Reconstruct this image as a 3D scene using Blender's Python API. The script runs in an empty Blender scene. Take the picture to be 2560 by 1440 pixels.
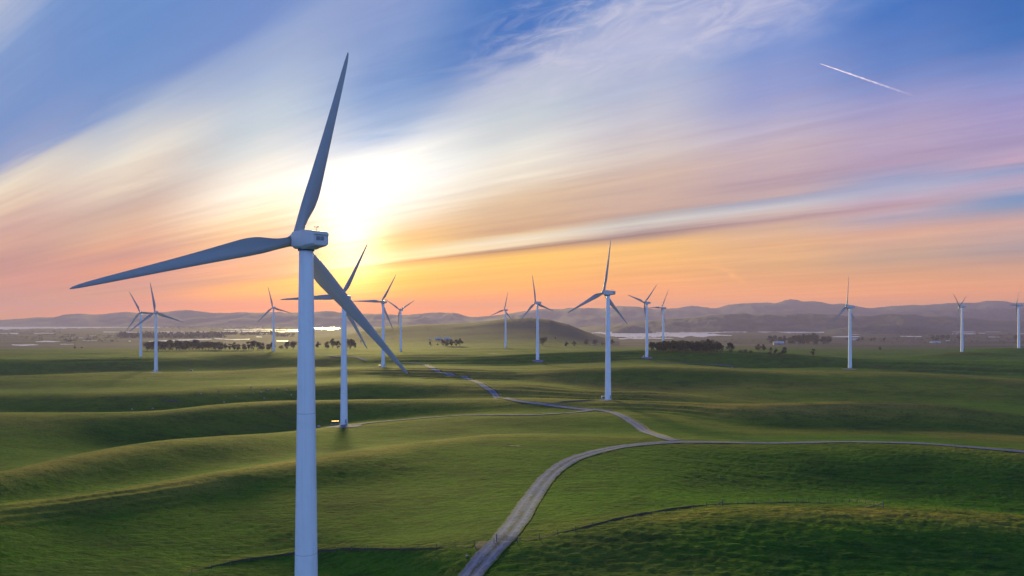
import bpy, math, random
import numpy as np

# ------------------------------------------------------------------ frame, camera, light
F = 1850.0            # focal length in pixels of the 2560 px wide photograph
CX, HY = 1280.0, 798.0   # principal column, horizon row
CAMZ = 66.0           # height of the drone above the mean ground level (z = 0)
SC = bpy.context.scene
COL = SC.collection
R = math.radians

cam_d = bpy.data.cameras.new("camera")
cam = bpy.data.objects.new("camera", cam_d)
COL.objects.link(cam)
cam.location = (0, 0, CAMZ)
cam.rotation_euler = (R(90), 0, 0)
cam_d.sensor_width = 36.0
cam_d.lens = 36.0 * F / 2560.0
cam_d.shift_y = (HY - 720.0) / 2560.0
cam_d.clip_start = 0.5
cam_d.clip_end = 200000.0
SC.camera = cam

SUN_AZ = math.atan((885 - CX) / F)      # left of the view axis
SUN_EL = R(8.5)
sun_d = bpy.data.lights.new("sun", 'SUN')
sun_d.energy = 4.4
sun_d.angle = R(7)
sun_d.color = (1.0, 0.80, 0.26)
sun = bpy.data.objects.new("sun", sun_d)
COL.objects.link(sun)
# the lamp shines along its local -Z; its +Z must point at the sun
sun.rotation_euler = (R(90) - SUN_EL, 0, R(180) - SUN_AZ)
sun.location = (0, 0, 400)

vs = SC.view_settings
vs.view_transform = 'Standard'
vs.look = 'None'
vs.exposure = 0.7
vs.gamma = 1.0
SC.cycles.use_denoising = True
SC.cycles.max_bounces = 6
SC.cycles.volume_bounces = 1
SC.cycles.transparent_max_bounces = 16
SC.cycles.sample_clamp_indirect = 4.0


def lin(c):
    out = []
    for v in c:
        v = v / 255.0
        out.append(v / 12.92 if v <= 0.04045 else ((v + 0.055) / 1.055) ** 2.4)
    return out


class NT:
    """small helper round a node tree"""
    def __init__(self, tree):
        self.t = tree
        self.n = tree.nodes
        self.l = tree.links

    def new(self, typ, **kw):
        nd = self.n.new(typ)
        for k, v in kw.items():
            setattr(nd, k, v)
        return nd

    def put(self, sock, v):
        if v is None:
            return
        if hasattr(v, 'is_output'):
            self.l.new(v, sock)
        else:
            sock.default_value = v

    def math(self, op, a, b=None, c=None, clamp=False):
        nd = self.new('ShaderNodeMath', operation=op, use_clamp=clamp)
        self.put(nd.inputs[0], a)
        self.put(nd.inputs[1], b)
        self.put(nd.inputs[2], c)
        return nd.outputs[0]

    def vmath(self, op, a, b=None):
        nd = self.new('ShaderNodeVectorMath', operation=op)
        self.put(nd.inputs[0], a)
        self.put(nd.inputs[1], b)
        return nd.outputs[0]

    def xyz(self, x, y, z):
        nd = self.new('ShaderNodeCombineXYZ')
        self.put(nd.inputs[0], x)
        self.put(nd.inputs[1], y)
        self.put(nd.inputs[2], z)
        return nd.outputs[0]

    def step(self, v, a, b, lo=0.0, hi=1.0, smooth=True):
        nd = self.new('ShaderNodeMapRange')
        nd.interpolation_type = 'SMOOTHSTEP' if smooth else 'LINEAR'
        nd.clamp = True
        self.put(nd.inputs['Value'], v)
        nd.inputs['From Min'].default_value = a
        nd.inputs['From Max'].default_value = b
        nd.inputs['To Min'].default_value = lo
        nd.inputs['To Max'].default_value = hi
        return nd.outputs[0]

    def noise(self, vec, scale, detail=4.0, rough=0.5, dist=0.0):
        nd = self.new('ShaderNodeTexNoise')
        self.put(nd.inputs['Vector'], vec)
        nd.inputs['Scale'].default_value = scale
        nd.inputs['Detail'].default_value = detail
        nd.inputs['Roughness'].default_value = rough
        nd.inputs['Distortion'].default_value = dist
        return nd.outputs['Fac']

    def mix(self, fac, a, b, mode='MIX'):
        nd = self.new('ShaderNodeMix', data_type='RGBA', blend_type=mode)
        nd.clamp_factor = True
        self.put(nd.inputs[0], fac)
        self.put(nd.inputs[6], a)
        self.put(nd.inputs[7], b)
        return nd.outputs[2]

    def ramp(self, fac, stops, interp='LINEAR'):
        nd = self.new('ShaderNodeValToRGB')
        cr = nd.color_ramp
        cr.interpolation = interp
        els = cr.elements
        while len(els) < len(stops):
            els.new(0.5)
        for e, (p, c) in zip(els, stops):
            e.position = p
            e.color = (c[0], c[1], c[2], 1)
        self.put(nd.inputs[0], fac)
        return nd.outputs[0]


# ------------------------------------------------------------------ the sky (world)
# The sunset sky is a fan of cirrus bands that all run to one far point on the
# horizon (azimuth about 48 degrees left of the view axis).  q counts the bands,
# s runs along them.
XS = [0, 320, 640, 960, 1280, 1600, 1920, 2240, 2560]
SKY = [
 (0.020, [(190,142,165),(205,145,150),(235,150,110),(245,155,80),(240,160,100),(232,162,128),(230,165,132),(225,162,138),(218,160,145)]),
 (0.040, [(195,142,165),(218,148,145),(250,152,80),(255,158,45),(248,165,85),(238,166,118),(234,166,126),(232,166,132),(228,165,140)]),
 (0.055, [(198,142,165),(232,150,140),(255,150,55),(255,170,30),(250,172,85),(238,170,115),(222,167,128),(215,166,138),(205,163,150)]),
 (0.070, [(202,143,165),(240,150,132),(255,150,35),(255,188,30),(252,190,85),(240,180,110),(215,172,132),(188,163,155),(172,158,172)]),
 (0.090, [(212,148,158),(232,146,135),(255,180,20),(255,208,75),(254,202,98),(246,195,118),(232,185,142),(222,176,158),(214,174,168)]),
 (0.103, [(222,150,152),(214,146,148),(248,172,55),(255,225,130),(255,208,105),(246,196,122),(218,182,158),(176,165,188),(135,155,195)]),
 (0.1085,[(220,150,152),(205,146,150),(225,155,95),(250,200,110),(228,178,112),(205,168,140),(208,175,160),(190,170,188),(122,152,200)]),
 (0.113, [(218,148,150),(200,145,152),(205,146,115),(215,165,105),(170,132,110),(158,132,136),(182,152,158),(190,160,175),(160,165,200)]),
 (0.118, [(214,146,152),(200,145,155),(205,146,118),(252,236,190),(244,226,200),(196,180,182),(216,196,192),(196,176,200),(190,172,200)]),
 (0.125, [(208,145,155),(196,145,158),(214,150,115),(255,232,180),(242,232,215),(214,212,212),(202,200,210),(180,178,205),(176,165,198)]),
 (0.131, [(205,145,157),(195,145,160),(220,150,110),(255,222,150),(236,212,178),(188,182,185),(166,170,196),(168,172,207),(146,160,202)]),
 (0.136, [(200,145,160),(200,146,158),(222,150,110),(250,205,125),(212,172,140),(198,168,158),(198,172,175),(158,165,203),(200,170,195)]),
 (0.150, [(195,142,165),(206,146,150),(218,155,128),(245,196,120),(222,186,152),(208,178,165),(188,163,175),(180,158,188),(172,156,195)]),
 (0.175, [(200,145,162),(222,155,135),(232,172,125),(254,236,210),(226,196,165),(215,187,172),(202,180,188),(182,166,198),(166,156,205)]),
 (0.200, [(202,148,158),(202,150,148),(236,186,132),(255,250,240),(244,232,215),(216,202,198),(190,180,205),(156,156,205),(128,146,206)]),
 (0.230, [(188,142,152),(222,168,145),(250,218,175),(255,255,255),(238,234,226),(204,200,212),(150,160,210),(104,136,202),(62,116,190)]),
 (0.270, [(190,146,152),(225,184,160),(250,240,225),(250,248,242),(200,210,218),(178,188,216),(124,150,210),(64,116,194),(48,106,184)]),
 (0.320, [(214,170,160),(205,180,170),(228,224,216),(132,163,206),(184,192,216),(182,188,220),(150,165,215),(90,135,205),(70,120,195)]),
 (0.370, [(210,170,165),(235,216,198),(192,205,215),(100,142,202),(62,116,192),(110,145,205),(130,150,210),(100,140,205),(80,125,198)]),
 (0.430, [(230,200,180),(238,230,216),(182,196,216),(128,156,208),(66,120,194),(75,125,198),(100,140,205),(90,130,200),(80,125,198)]),
 (0.510, [(242,228,206),(182,194,214),(155,175,214),(140,160,210),(80,128,200),(90,132,202),(85,130,200),(80,125,198),(75,120,195)]),
 (0.580, [(152,166,206),(116,150,206),(115,146,206),(120,150,206),(95,138,204),(85,130,200),(80,125,198),(75,120,195),(70,115,190)]),
 (0.700, [(118,150,206),(104,145,206),(104,140,205),(95,135,203),(85,130,200),(80,125,198),(75,120,195),(70,115,190),(65,110,188)]),
 (0.950, [(125,156,208),(104,144,205),(95,136,203),(90,132,200),(80,125,198),(75,120,195),(70,115,190),(65,110,188),(62,108,186)]),
 (1.150, [(180,190,216),(115,148,206),(95,136,203),(88,130,200),(78,122,196),(72,118,194),(68,114,190),(65,110,188),(62,108,186)]),
]
S0, T0 = -1.1, 0.03

world = bpy.data.worlds.new("World")
SC.world = world
world.use_nodes = True
w = NT(world.node_tree)
w.n.clear()
tc = w.new('ShaderNodeTexCoord')
sep = w.new('ShaderNodeSeparateXYZ')
w.l.new(tc.outputs['Generated'], sep.inputs[0])
dx, dy, dz = sep.outputs
den = w.math('MAXIMUM', dy, 0.30)
s = w.math('DIVIDE', dx, den)
s = w.math('MINIMUM', w.math('MAXIMUM', s, -0.95), 1.3)
t = w.math('DIVIDE', w.math('MAXIMUM', dz, -0.004), den)
q = w.math('DIVIDE', w.math('ADD', t, T0), w.math('SUBTRACT', s, S0))
# streaky wind-drawn cirrus: stretched noise that bends the bands a little
lq = w.math('LOGARITHM', w.math('ADD', q, 0.06), 2.718281828)
v1 = w.xyz(w.math('MULTIPLY', s, 1.3), w.math('MULTIPLY', lq, 2.6), 0.0)
n1 = w.noise(v1, 2.2, 3.0, 0.5, 0.3)
v2 = w.xyz(w.math('MULTIPLY', s, 2.2), w.math('MULTIPLY', lq, 16.0), 3.7)
n2 = w.noise(v2, 2.0, 5.0, 0.55, 0.2)
v3 = w.xyz(w.math('MULTIPLY', s, 5.0), w.math('MULTIPLY', lq, 60.0), 9.1)
n3 = w.noise(v3, 1.6, 4.0, 0.6, 0.0)
v5 = w.xyz(w.math('MULTIPLY_ADD', lq, 2.2, w.math('MULTIPLY', s, 3.6)), w.math('MULTIPLY_ADD', s, 2.2, w.math('MULTIPLY', lq, 8.5)), 21.0)
n5 = w.noise(v5, 1.5, 10.0, 0.62, 0.9)
amp = w.step(q, 0.14, 0.32, 0.2, 1.0)
ampf = w.step(q, 0.18, 0.34, 1.0, 0.15)
bend = w.math('MULTIPLY', w.math('SUBTRACT', n1, 0.5), w.math('MULTIPLY', amp, 0.20))
bend = w.math('MULTIPLY_ADD', w.math('SUBTRACT', n2, 0.5), w.math('MULTIPLY', ampf, 0.05), bend)
bend = w.math('MULTIPLY_ADD', w.math('SUBTRACT', n3, 0.5), w.math('MULTIPLY', ampf, 0.012), bend)
bend = w.math('MULTIPLY_ADD', w.math('SUBTRACT', n5, 0.5), w.math('MULTIPLY', amp, 0.16), bend)
qw = w.math('MULTIPLY', q, w.math('ADD', bend, 1.0))
p0, p1 = (XS[0] - CX) / F, (XS[-1] - CX) / F
sn = w.math('DIVIDE', w.math('SUBTRACT', s, p0), p1 - p0)
col = None
prev = None
for qi, cs in SKY:
    stops = [((x - XS[0]) / float(XS[-1] - XS[0]), lin(c)) for x, c in zip(XS, cs)]
    row = w.ramp(sn, stops, 'EASE')
    if col is None:
        col = row
    else:
        fac = w.step(qw, prev, qi, smooth=False)
        col = w.mix(fac, col, row)
    prev = qi
# fine streak contrast
fibre = w.math('MULTIPLY', w.math('SUBTRACT', n5, 0.5), w.math('MULTIPLY', amp, 0.24))
streak = w.math('MULTIPLY_ADD', w.math('MULTIPLY', w.math('SUBTRACT', n2, 0.5), ampf), 0.34, 1.0)
streak = w.math('MULTIPLY_ADD', w.math('MULTIPLY', w.math('SUBTRACT', n3, 0.5), ampf), 0.16, streak)
streak = w.math('ADD', streak, fibre)
col = w.vmath('MULTIPLY', col, w.xyz(streak, streak, w.math('MULTIPLY_ADD', w.math('SUBTRACT', streak, 1.0), 0.6, 1.0)))
# feathery cirrus tufts high on the right, drawn out across the bands
vt = w.xyz(w.math('MULTIPLY_ADD', t, 1.3, w.math('MULTIPLY', s, 1.0)), w.math('MULTIPLY_ADD', s, -0.45, t), 1.0)
vt2 = w.vmath('MULTIPLY', vt, (6.0, 24.0, 1.0))
n4 = w.noise(vt2, 1.5, 8.0, 0.64, 0.9)
bell = w.math('MULTIPLY', w.step(q, 0.26, 0.31), w.step(q, 0.44, 0.36))
bell = w.math('MULTIPLY', bell, w.math('MULTIPLY', w.step(s, -0.10, 0.05), w.step(s, 0.55, 0.25)))
tuft = w.math('MULTIPLY', w.step(n4, 0.38, 0.74), w.math('MULTIPLY', bell, 0.72))
col = w.mix(tuft, col, tuple(lin((208, 206, 226))) + (1,))
# small loose wisp low on the right
def blob(cx_, cy_, rx, ry, tilt):
    a = w.math('SUBTRACT', s, (cx_ - CX) / F)
    b = w.math('SUBTRACT', t, (HY - cy_) / F)
    ct, st = math.cos(tilt), math.sin(tilt)
    u = w.math('ADD', w.math('MULTIPLY', a, ct / rx), w.math('MULTIPLY', b, st / rx))
    v = w.math('ADD', w.math('MULTIPLY', a, -st / ry), w.math('MULTIPLY', b, ct / ry))
    r2 = w.math('ADD', w.math('MULTIPLY', u, u), w.math('MULTIPLY', v, v))
    return w.math('EXPONENT', w.math('MULTIPLY', r2, -1.0))
wisp = w.math('MULTIPLY', blob(1825, 684, 0.022, 0.0035, R(-34)), w.step(n4, 0.3, 0.6))
wisp = w.math('ADD', wisp, w.math('MULTIPLY', blob(1795, 671, 0.022, 0.0022, R(-6)), 0.5))
col = w.mix(w.math('MULTIPLY', wisp, 0.75), col, tuple(lin((252, 190, 128))) + (1,))
# the sun burning through the thin cloud
g1 = blob(790, 500, 0.170, 0.105, R(30))
g2 = blob(880, 620, 0.040, 0.050, 0.0)
g3 = blob(860, 700, 0.10, 0.035, R(6))
modg = w.math('MULTIPLY_ADD', w.math('SUBTRACT', n2, 0.5), 0.9, 1.0)
glow = w.xyz(0.0, 0.0, 0.0)
def addc(base, fac, c):
    k = w.xyz(w.math('MULTIPLY', fac, c[0]), w.math('MULTIPLY', fac, c[1]), w.math('MULTIPLY', fac, c[2]))
    return w.vmath('ADD', base, k)
col = addc(col, w.math('MULTIPLY', g1, modg), (0.38, 0.35, 0.31))
col = addc(col, w.math('MULTIPLY', g2, modg), (1.3, 1.0, 0.72))
col = addc(col, w.math('MULTIPLY', g3, modg), (0.55, 0.24, 0.0))
lowk = w.math('EXPONENT', w.math('MULTIPLY', t, -22.0))
col = w.vmath('MULTIPLY', col, w.xyz(w.math('MULTIPLY_ADD', lowk, 1.7, 1.0), w.math('MULTIPLY_ADD', lowk, 0.70, 1.0), w.math('MULTIPLY_ADD', lowk, -0.95, 1.0)))
# behind the camera and overhead: low-sun sky plus added unseen blue fill for towers
sky = w.new('ShaderNodeTexSky', sky_type='NISHITA')
sky.sun_disc = False
sky.sun_elevation = SUN_EL
sky.sun_rotation = SUN_AZ
sky.altitude = 100.0
sky.air_density = 1.0
sky.dust_density = 0.6
sky.ozone_density = 2.0
nis = w.vmath('MULTIPLY', sky.outputs[0], (0.05, 0.05, 0.05))
rear_fill = w.ramp(w.step(dz, -0.02, 0.9, smooth=False), [(0.0, (0.72, 0.98, 2.3)), (0.15, (0.68, 1.20, 3.1)), (0.34, (0.42, 0.82, 2.1)), (0.48, (0.05, 0.10, 0.22)), (1.0, (0.03, 0.06, 0.12))])  # added: bright low rear band lights the towers, dark zenith keeps ground dim
nis = w.vmath('ADD', nis, rear_fill)
back = w.math('MAXIMUM', w.step(dy, 0.42, 0.05), w.step(dz, 0.50, 0.75))
col = w.mix(back, col, nis)
bg = w.new('ShaderNodeBackground')
w.l.new(col, bg.inputs['Color'])
bg.inputs['Strength'].default_value = 0.616
wo = w.new('ShaderNodeOutputWorld')
w.l.new(bg.outputs[0], wo.inputs['Surface'])


# ------------------------------------------------------------------ generic builders
def tag(o, label=None, cat=None, group=None, kind=None):
    if label: o['label'] = label
    if cat: o['category'] = cat
    if group: o['group'] = group
    if kind: o['kind'] = kind
    return o


def mesh_obj(name, verts, faces, mat=None, parent=None, smooth=True, loc=None):
    me = bpy.data.meshes.new(name)
    me.from_pydata([tuple(map(float, v)) for v in verts], [], faces)
    if smooth:
        me.polygons.foreach_set('use_smooth', [True] * len(me.polygons))
    me.update()
    if mat: me.materials.append(mat)
    o = bpy.data.objects.new(name, me)
    COL.objects.link(o)
    if parent: o.parent = parent
    if loc: o.location = loc
    return o


def grid_obj(name, P, mat, wrap=False, attrs=None):
    """P: (rows, cols, 3) array -> one quad sheet"""
    nr, nc = P.shape[:2]
    me = bpy.data.meshes.new(name)
    me.vertices.add(nr * nc)
    me.vertices.foreach_set('co', P.reshape(-1).astype(np.float32))
    i = np.arange(nr - 1)[:, None]
    cc = nc if wrap else nc - 1
    j = np.arange(cc)[None, :]
    j2 = (j + 1) % nc
    Q = np.stack([i * nc + j, i * nc + j2, (i + 1) * nc + j2, (i + 1) * nc + j], -1).reshape(-1, 4)
    nf = len(Q)
    me.loops.add(nf * 4)
    me.loops.foreach_set('vertex_index', Q.reshape(-1).astype(np.int32))
    me.polygons.add(nf)
    me.polygons.foreach_set('loop_start', (np.arange(nf) * 4).astype(np.int32))
    me.polygons.foreach_set('loop_total', np.full(nf, 4, np.int32))
    me.polygons.foreach_set('use_smooth', np.ones(nf, bool))
    if attrs:
        for k, a in attrs.items():
            at = me.attributes.new(k, 'FLOAT', 'POINT')
            at.data.foreach_set('value', a.reshape(-1).astype(np.float32))
    me.update(calc_edges=True)
    me.materials.append(mat)
    o = bpy.data.objects.new(name, me)
    COL.objects.link(o)
    return o


def box_vf(x0, x1, y0, y1, z0, z1):
    v = [(x0,y0,z0),(x1,y0,z0),(x1,y1,z0),(x0,y1,z0),(x0,y0,z1),(x1,y0,z1),(x1,y1,z1),(x0,y1,z1)]
    f = [(0,3,2,1),(4,5,6,7),(0,1,5,4),(1,2,6,5),(2,3,7,6),(3,0,4,7)]
    return v, f


class MB:
    def __init__(self): self.v = []; self.f = []
    def add(self, v, f):
        n = len(self.v); self.v += list(v); self.f += [tuple(i + n for i in g) for g in f]; return self
    def box(self, *a): return self.add(*box_vf(*a))
    def tube(self, p0, p1, r0, r1=None, n=12, caps=True):
        r1 = r0 if r1 is None else r1
        p0 = np.array(p0, float); p1 = np.array(p1, float)
        d = p1 - p0; d /= np.linalg.norm(d)
        a = np.cross(d, (0, 0, 1) if abs(d[2]) < .9 else (1, 0, 0)); a /= np.linalg.norm(a)
        b = np.cross(d, a)
        v = []
        for p, r in ((p0, r0), (p1, r1)):
            for k in range(n):
                t_ = 2 * math.pi * k / n
                v.append(p + r * (a * math.cos(t_) + b * math.sin(t_)))
        f = [(k, (k + 1) % n, n + (k + 1) % n, n + k) for k in range(n)]
        if caps: f += [tuple(range(n))[::-1], tuple(range(n, 2 * n))]
        return self.add(v, f)
    def loft(self, rings, caps=True):
        n = len(rings[0]); v = [p for r_ in rings for p in r_]; f = []
        for i in range(len(rings) - 1):
            for k in range(n):
                f.append((i*n+k, i*n+(k+1) % n, (i+1)*n+(k+1) % n, (i+1)*n+k))
        if caps:
            f += [tuple(range(n))[::-1], tuple(range((len(rings)-1)*n, len(rings)*n))]
        return self.add(v, f)
    def build(self, name, mat, parent=None, smooth=False, loc=None):
        return mesh_obj(name, self.v, self.f, mat, parent, smooth, loc)


def bevel(o, wd=0.02, seg=2, ang=35):
    m = o.modifiers.new('bevel', 'BEVEL'); m.width = wd; m.segments = seg
    m.limit_method = 'ANGLE'; m.angle_limit = R(ang)
    return o


def mat_basic(name, col, rough=0.6, var=0.15, scale=1.0, metal=0.0, bump=0.0, spec=0.5, col2=None):
    m = bpy.data.materials.new(name); m.use_nodes = True
    g = NT(m.node_tree); b = g.n['Principled BSDF']
    tcn = g.new('ShaderNodeTexCoord')
    nz = g.noise(tcn.outputs['Object'], scale, 6.0, 0.6)
    a = tuple(c * (1 - var) for c in col) + (1,)
    c2 = col2 if col2 else tuple(min(1, c * (1 + var)) for c in col)
    c = g.mix(g.step(nz, 0.35, 0.65), a, tuple(c2) + (1,))
    g.l.new(c, b.inputs['Base Color'])
    b.inputs['Roughness'].default_value = rough
    b.inputs['Metallic'].default_value = metal
    b.inputs['Specular IOR Level'].default_value = spec
    if bump:
        bp = g.new('ShaderNodeBump'); bp.inputs['Strength'].default_value = bump
        g.l.new(nz, bp.inputs['Height']); g.l.new(bp.outputs[0], b.inputs['Normal'])
    return m


# ------------------------------------------------------------------ numpy helpers
def pchip(x, y, xi):
    x = np.asarray(x, float); y = np.asarray(y, float); xi = np.asarray(xi, float)
    h = np.diff(x); d = np.diff(y) / h
    m = np.zeros_like(y)
    w1 = 2 * h[1:] + h[:-1]; w2 = h[1:] + 2 * h[:-1]
    ok = d[:-1] * d[1:] > 0
    dd = np.where(ok, d[:-1], 1); de = np.where(ok, d[1:], 1)
    m[1:-1] = np.where(ok, (w1 + w2) / (w1 / dd + w2 / de), 0)
    m[0] = d[0]; m[-1] = d[-1]
    xi = np.clip(xi, x[0], x[-1])
    k = np.clip(np.searchsorted(x, xi) - 1, 0, len(h) - 1)
    tt = (xi - x[k]) / h[k]; hh = h[k]
    return ((1+2*tt)*(1-tt)**2)*y[k] + (tt*(1-tt)**2)*hh*m[k] + (tt**2*(3-2*tt))*y[k+1] + (tt**2*(tt-1))*hh*m[k+1]


_rs = np.random.RandomState(7)
_PERM = _rs.permutation(4096)
_G = _rs.uniform(0, 2 * math.pi, 4096)
def perlin(x, y):
    x = np.asarray(x, float); y = np.asarray(y, float)
    xi = np.floor(x).astype(np.int64); yi = np.floor(y).astype(np.int64)
    xf = x - xi; yf = y - yi
    def g(i, j, fx, fy):
        a = _G[_PERM[(_PERM[i & 4095] + j) & 4095]]
        return np.cos(a) * fx + np.sin(a) * fy
    u = xf**3*(xf*(xf*6-15)+10); v = yf**3*(yf*(yf*6-15)+10)
    n00 = g(xi, yi, xf, yf); n10 = g(xi+1, yi, xf-1, yf)
    n01 = g(xi, yi+1, xf, yf-1); n11 = g(xi+1, yi+1, xf-1, yf-1)
    return (n00*(1-u)+n10*u)*(1-v)+(n01*(1-u)+n11*u)*v
def fbm(x, y, oct=4, gain=0.5):
    r = 0; a = 1
    for k in range(oct):
        r = r + a * perlin(x * 2**k + 17.3 * k, y * 2**k - 9.1 * k); a *= gain
    return r


# ------------------------------------------------------------------ the land
# Cross-sections of the rolling hills: for nine bearings, every fold of the land as
# (picture row it shows at, height below the drone) or ('D', distance, height).
def yz(ys, zs): return [(-z_ * F / (y_ - HY), z_) if False else (z_ * F / (HY - y_), z_) for y_, z_ in zip(ys, zs)]
def dz_(ds, zs): return list(zip(ds, zs))
COLS = [0, 320, 640, 960, 1280, 1600, 1920, 2240, 2560]
ROWS = [
 dz_([1]*9,   [-64,-64,-65,-64,-55,-54,-53,-53,-54]),
 dz_([70]*9,  [-62,-63,-64,-63,-54,-53,-52,-52,-53]),
 yz([1440]*9, [-57.5,-59.5,-60.5,-57,-51.0,-50.0,-49.4,-50.0,-50.8]),
 yz([1360,1340,1345,1372,1346,1300,1281,1290,1308], [-55,-58,-59,-54,-49.2,-47.3,-46.6,-47.3,-48]),
 yz([1320,1290,1280,1332,1310,1280,1263,1272,1294], [-53.8,-56,-57.5,-55.5,-50.6,-49.0,-48.6,-49.2,-49.6]),
 yz([1296,1262,1230,1225,1200,1178,1208,1240,1272], [-52.8,-54.8,-56,-56,-54.2,-53.5,-59.0,-62.0,-63.0]),
 yz([1274,1231,1178,1128,1087,1092,1111,1112,1135], [-51.6,-52.4,-53,-53,-54.5,-56,-56,-54.8,-56]),
 yz([1257,1216,1157,1102,1077,1070,1097,1097,1113], [-58,-60,-60.5,-62,-61.5,-61,-61.5,-62,-63]),
 yz([1187,1125,1087,1053,1037,1040,1085,1086,1098], [-55,-57,-59.5,-65.5,-62.5,-62.5,-64.5,-65.5,-66]),
 yz([1172,1113,1081,1046,1031,1026,1056,1050,1074], [-63.5,-65.5,-66.5,-66.5,-63.5,-61.5,-62,-62.5,-66]),
 yz([1036,1034,1008,1004,1003,1007,1014,1005,1043], [-58.5,-58.5,-58.5,-62,-62,-59.5,-57.5,-56,-61]),
 dz_([530,530,575,612,612,562,545,582,540], [-68,-68,-67,-66,-65,-63,-65,-68,-70]),
 yz([988,984,968,962,967,983,1000,1000,1006], [-62,-61,-60,-61,-62,-59,-67,-68,-69]),
 yz([966,962,948,946,951,979,972,974,980], [-66,-65,-63,-61,-60.5,-65,-63.5,-64.5,-66]),
 yz([946,935,925,926,926,914,923,933,949], [-69,-69.5,-68,-60.5,-58.5,-57.5,-61.5,-65.5,-66]),
 yz([940,930,921,917,915,905,923,933,947], [-77,-77.5,-74,-63.5,-60,-58.5,-70,-75,-76]),
 yz([900,897,889,890,899,890,893,914,908], [-66,-68,-68,-60,-57,-55.6,-61,-70,-66]),
 yz([887,887,880,877,881,878,881,896,897], [-70,-71,-66,-60.5,-60,-60,-66,-73,-72]),
 yz([871,870,869,868,869,872,872,880,882], [-84,-84,-80,-77,-72,-78,-79,-77,-74]),
 dz_([2600,2700,2900,3300,3500,3500,3500,3500,3500], [-104]*9),
 dz_([9000]*9, [-104]*9),
 dz_([90000]*9, [-104]*9),
]
DR = np.array([[max(p[0], 1) for p in r] for r in ROWS])
ZR = np.array([[p[1] for p in r] for r in ROWS])
# deepen the folds: crests nearer and higher, hollows farther and lower, on the same sight lines
SG = {6: [.6,.6,.6,.6,.6,.5,.3,.3,.3], 7: [-.8,-.8,-.8,-.8,-.7,-.5,-.3,-.3,-.3], 8: [1,1,1,.6,.5,.4,0,0,0], 9: [-1,-1,-1,-.6,-.6,-.7,-.7,-.7,-.7],
      10: [.9,.9,.9,.9,.9,.9,1,1,1], 11: [-1,-1,-1,-1,-1,-.8,-.8,-.8,-.8], 12: [.6,.6,.6,.6,.6,1,-.5,-.6,-.6], 13: [-.7,-.7,-.7,-.7,-.7,-1,-.5,-.4,-.3],
      14: [1.1,1.1,1.1,1.2,1.3,1.5,1.6,1.5,1.3], 15: [-.7,-.7,-.7,-.8,-1,-1.2,-.8,-.8,-.8], 16: [.9,.9,.9,1,1.2,1.2,1.2,1,1]}
for r_ in SG:
    for c in range(9):
        k_ = ZR[r_, c] / DR[r_, c]
        ZR[r_, c] += SG[r_][c] * 0.0052 * DR[r_, c]
        DR[r_, c] = ZR[r_, c] / k_
for c in range(9):
    for r_ in range(1, len(ROWS)):
        if DR[r_, c] < DR[r_-1, c] * 1.012:
            DR[r_, c] = DR[r_-1, c] * 1.012
# distances at which dry ridge-top grass grows, sunlit crest tone added to its colour (row index, strength per bearing)
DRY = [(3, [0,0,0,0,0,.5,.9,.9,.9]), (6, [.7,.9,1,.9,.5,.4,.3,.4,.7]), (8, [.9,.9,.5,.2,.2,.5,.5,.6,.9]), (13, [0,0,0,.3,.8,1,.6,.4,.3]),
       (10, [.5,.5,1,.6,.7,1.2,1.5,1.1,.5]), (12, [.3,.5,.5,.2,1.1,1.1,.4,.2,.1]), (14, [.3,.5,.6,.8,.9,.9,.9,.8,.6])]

TURB = [  # tower column, base row, hub row, rotor angle
 (860, 1062, 745, 63), (1520, 1000, 732, 83), (390, 931, 781, 100), (352, 896, 781, 117), (684, 878, 769, 105),
 (958, 918, 755, 60), (1002, 878, 775, 29), (1264, 870, 775, 79), (1344, 900, 757, 103), (1617, 893, 757, 45),
 (1658, 878, 770, 61), (2125, 923, 767, 90), (2405, 881, 766, 28), (2547, 871, 763, 61)]
PINS = []
for px, yb, yh, a in TURB:
    D = 80.0 * F / (yb - yh)
    PINS.append([(px - CX) / F * D, D, (HY - yb) / F * D, 0.0])

# grassy hill standing in the plain behind the turbines, at 3 km
HILL = [(700, 862), (790, 842), (860, 836), (960, 815), (1060, 808), (1110, 808), (1180, 806), (1250, 798), (1320, 793), (1375, 795),
        (1420, 808), (1460, 826), (1500, 841), (1560, 862)]
HILL_D = 3000.0
_hx = [p[0] for p in HILL]; _hz = [(HY - p[1]) / F * HILL_D + 104 for p in HILL]


def column_rows(u):
    u = np.clip(u, -400, 2960)
    Ds = np.array([math.exp(pchip(COLS, np.log(DR[i]), np.array([u]))[0]) for i in range(len(ROWS))])
    Zs = np.array([pchip(COLS, ZR[i], np.array([u]))[0] for i in range(len(ROWS))])
    for i in range(1, len(Ds)):
        if Ds[i] < Ds[i-1] * 1.008: Ds[i] = Ds[i-1] * 1.008
    return Ds, Zs


def add_detail(X, Y, D, z):
    fade = np.clip(1.0 - (D - 1500) / 1200.0, 0.0, 1.0)
    near = np.clip((D - 30) / 100.0, 0.2, 1)
    n = (2.0 + 2.6 * np.clip((D - 330) / 500.0, 0, 1)) * fbm(X / 250.0, Y / 150.0, 2) + 0.40 * fbm(X / 44.0 + 5, Y / 34.0, 2)
    n = n + 0.10 * fbm(X / 9.0, Y / 7.0, 3)
    z = z + n * fade * near
    h = np.interp(X / np.maximum(np.abs(Y), 1) * F + CX, _hx, _hz)
    s_ = (np.abs(Y) - HILL_D) / np.where(np.abs(Y) < HILL_D, 620.0, 900.0)
    prof = np.exp(-s_ ** 2 * 1.2) * (Y > 0)
    hill = (h - 6) * prof * (1 + 0.10 * fbm(X / 420.0, Y / 300.0, 4)) * (1 + 0 * z)
    z = z + np.maximum(hill, 0) * np.clip((D - 1500) / 600.0, 0, 1) * np.where(h > 8, 1, 0.0)
    return z


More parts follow.
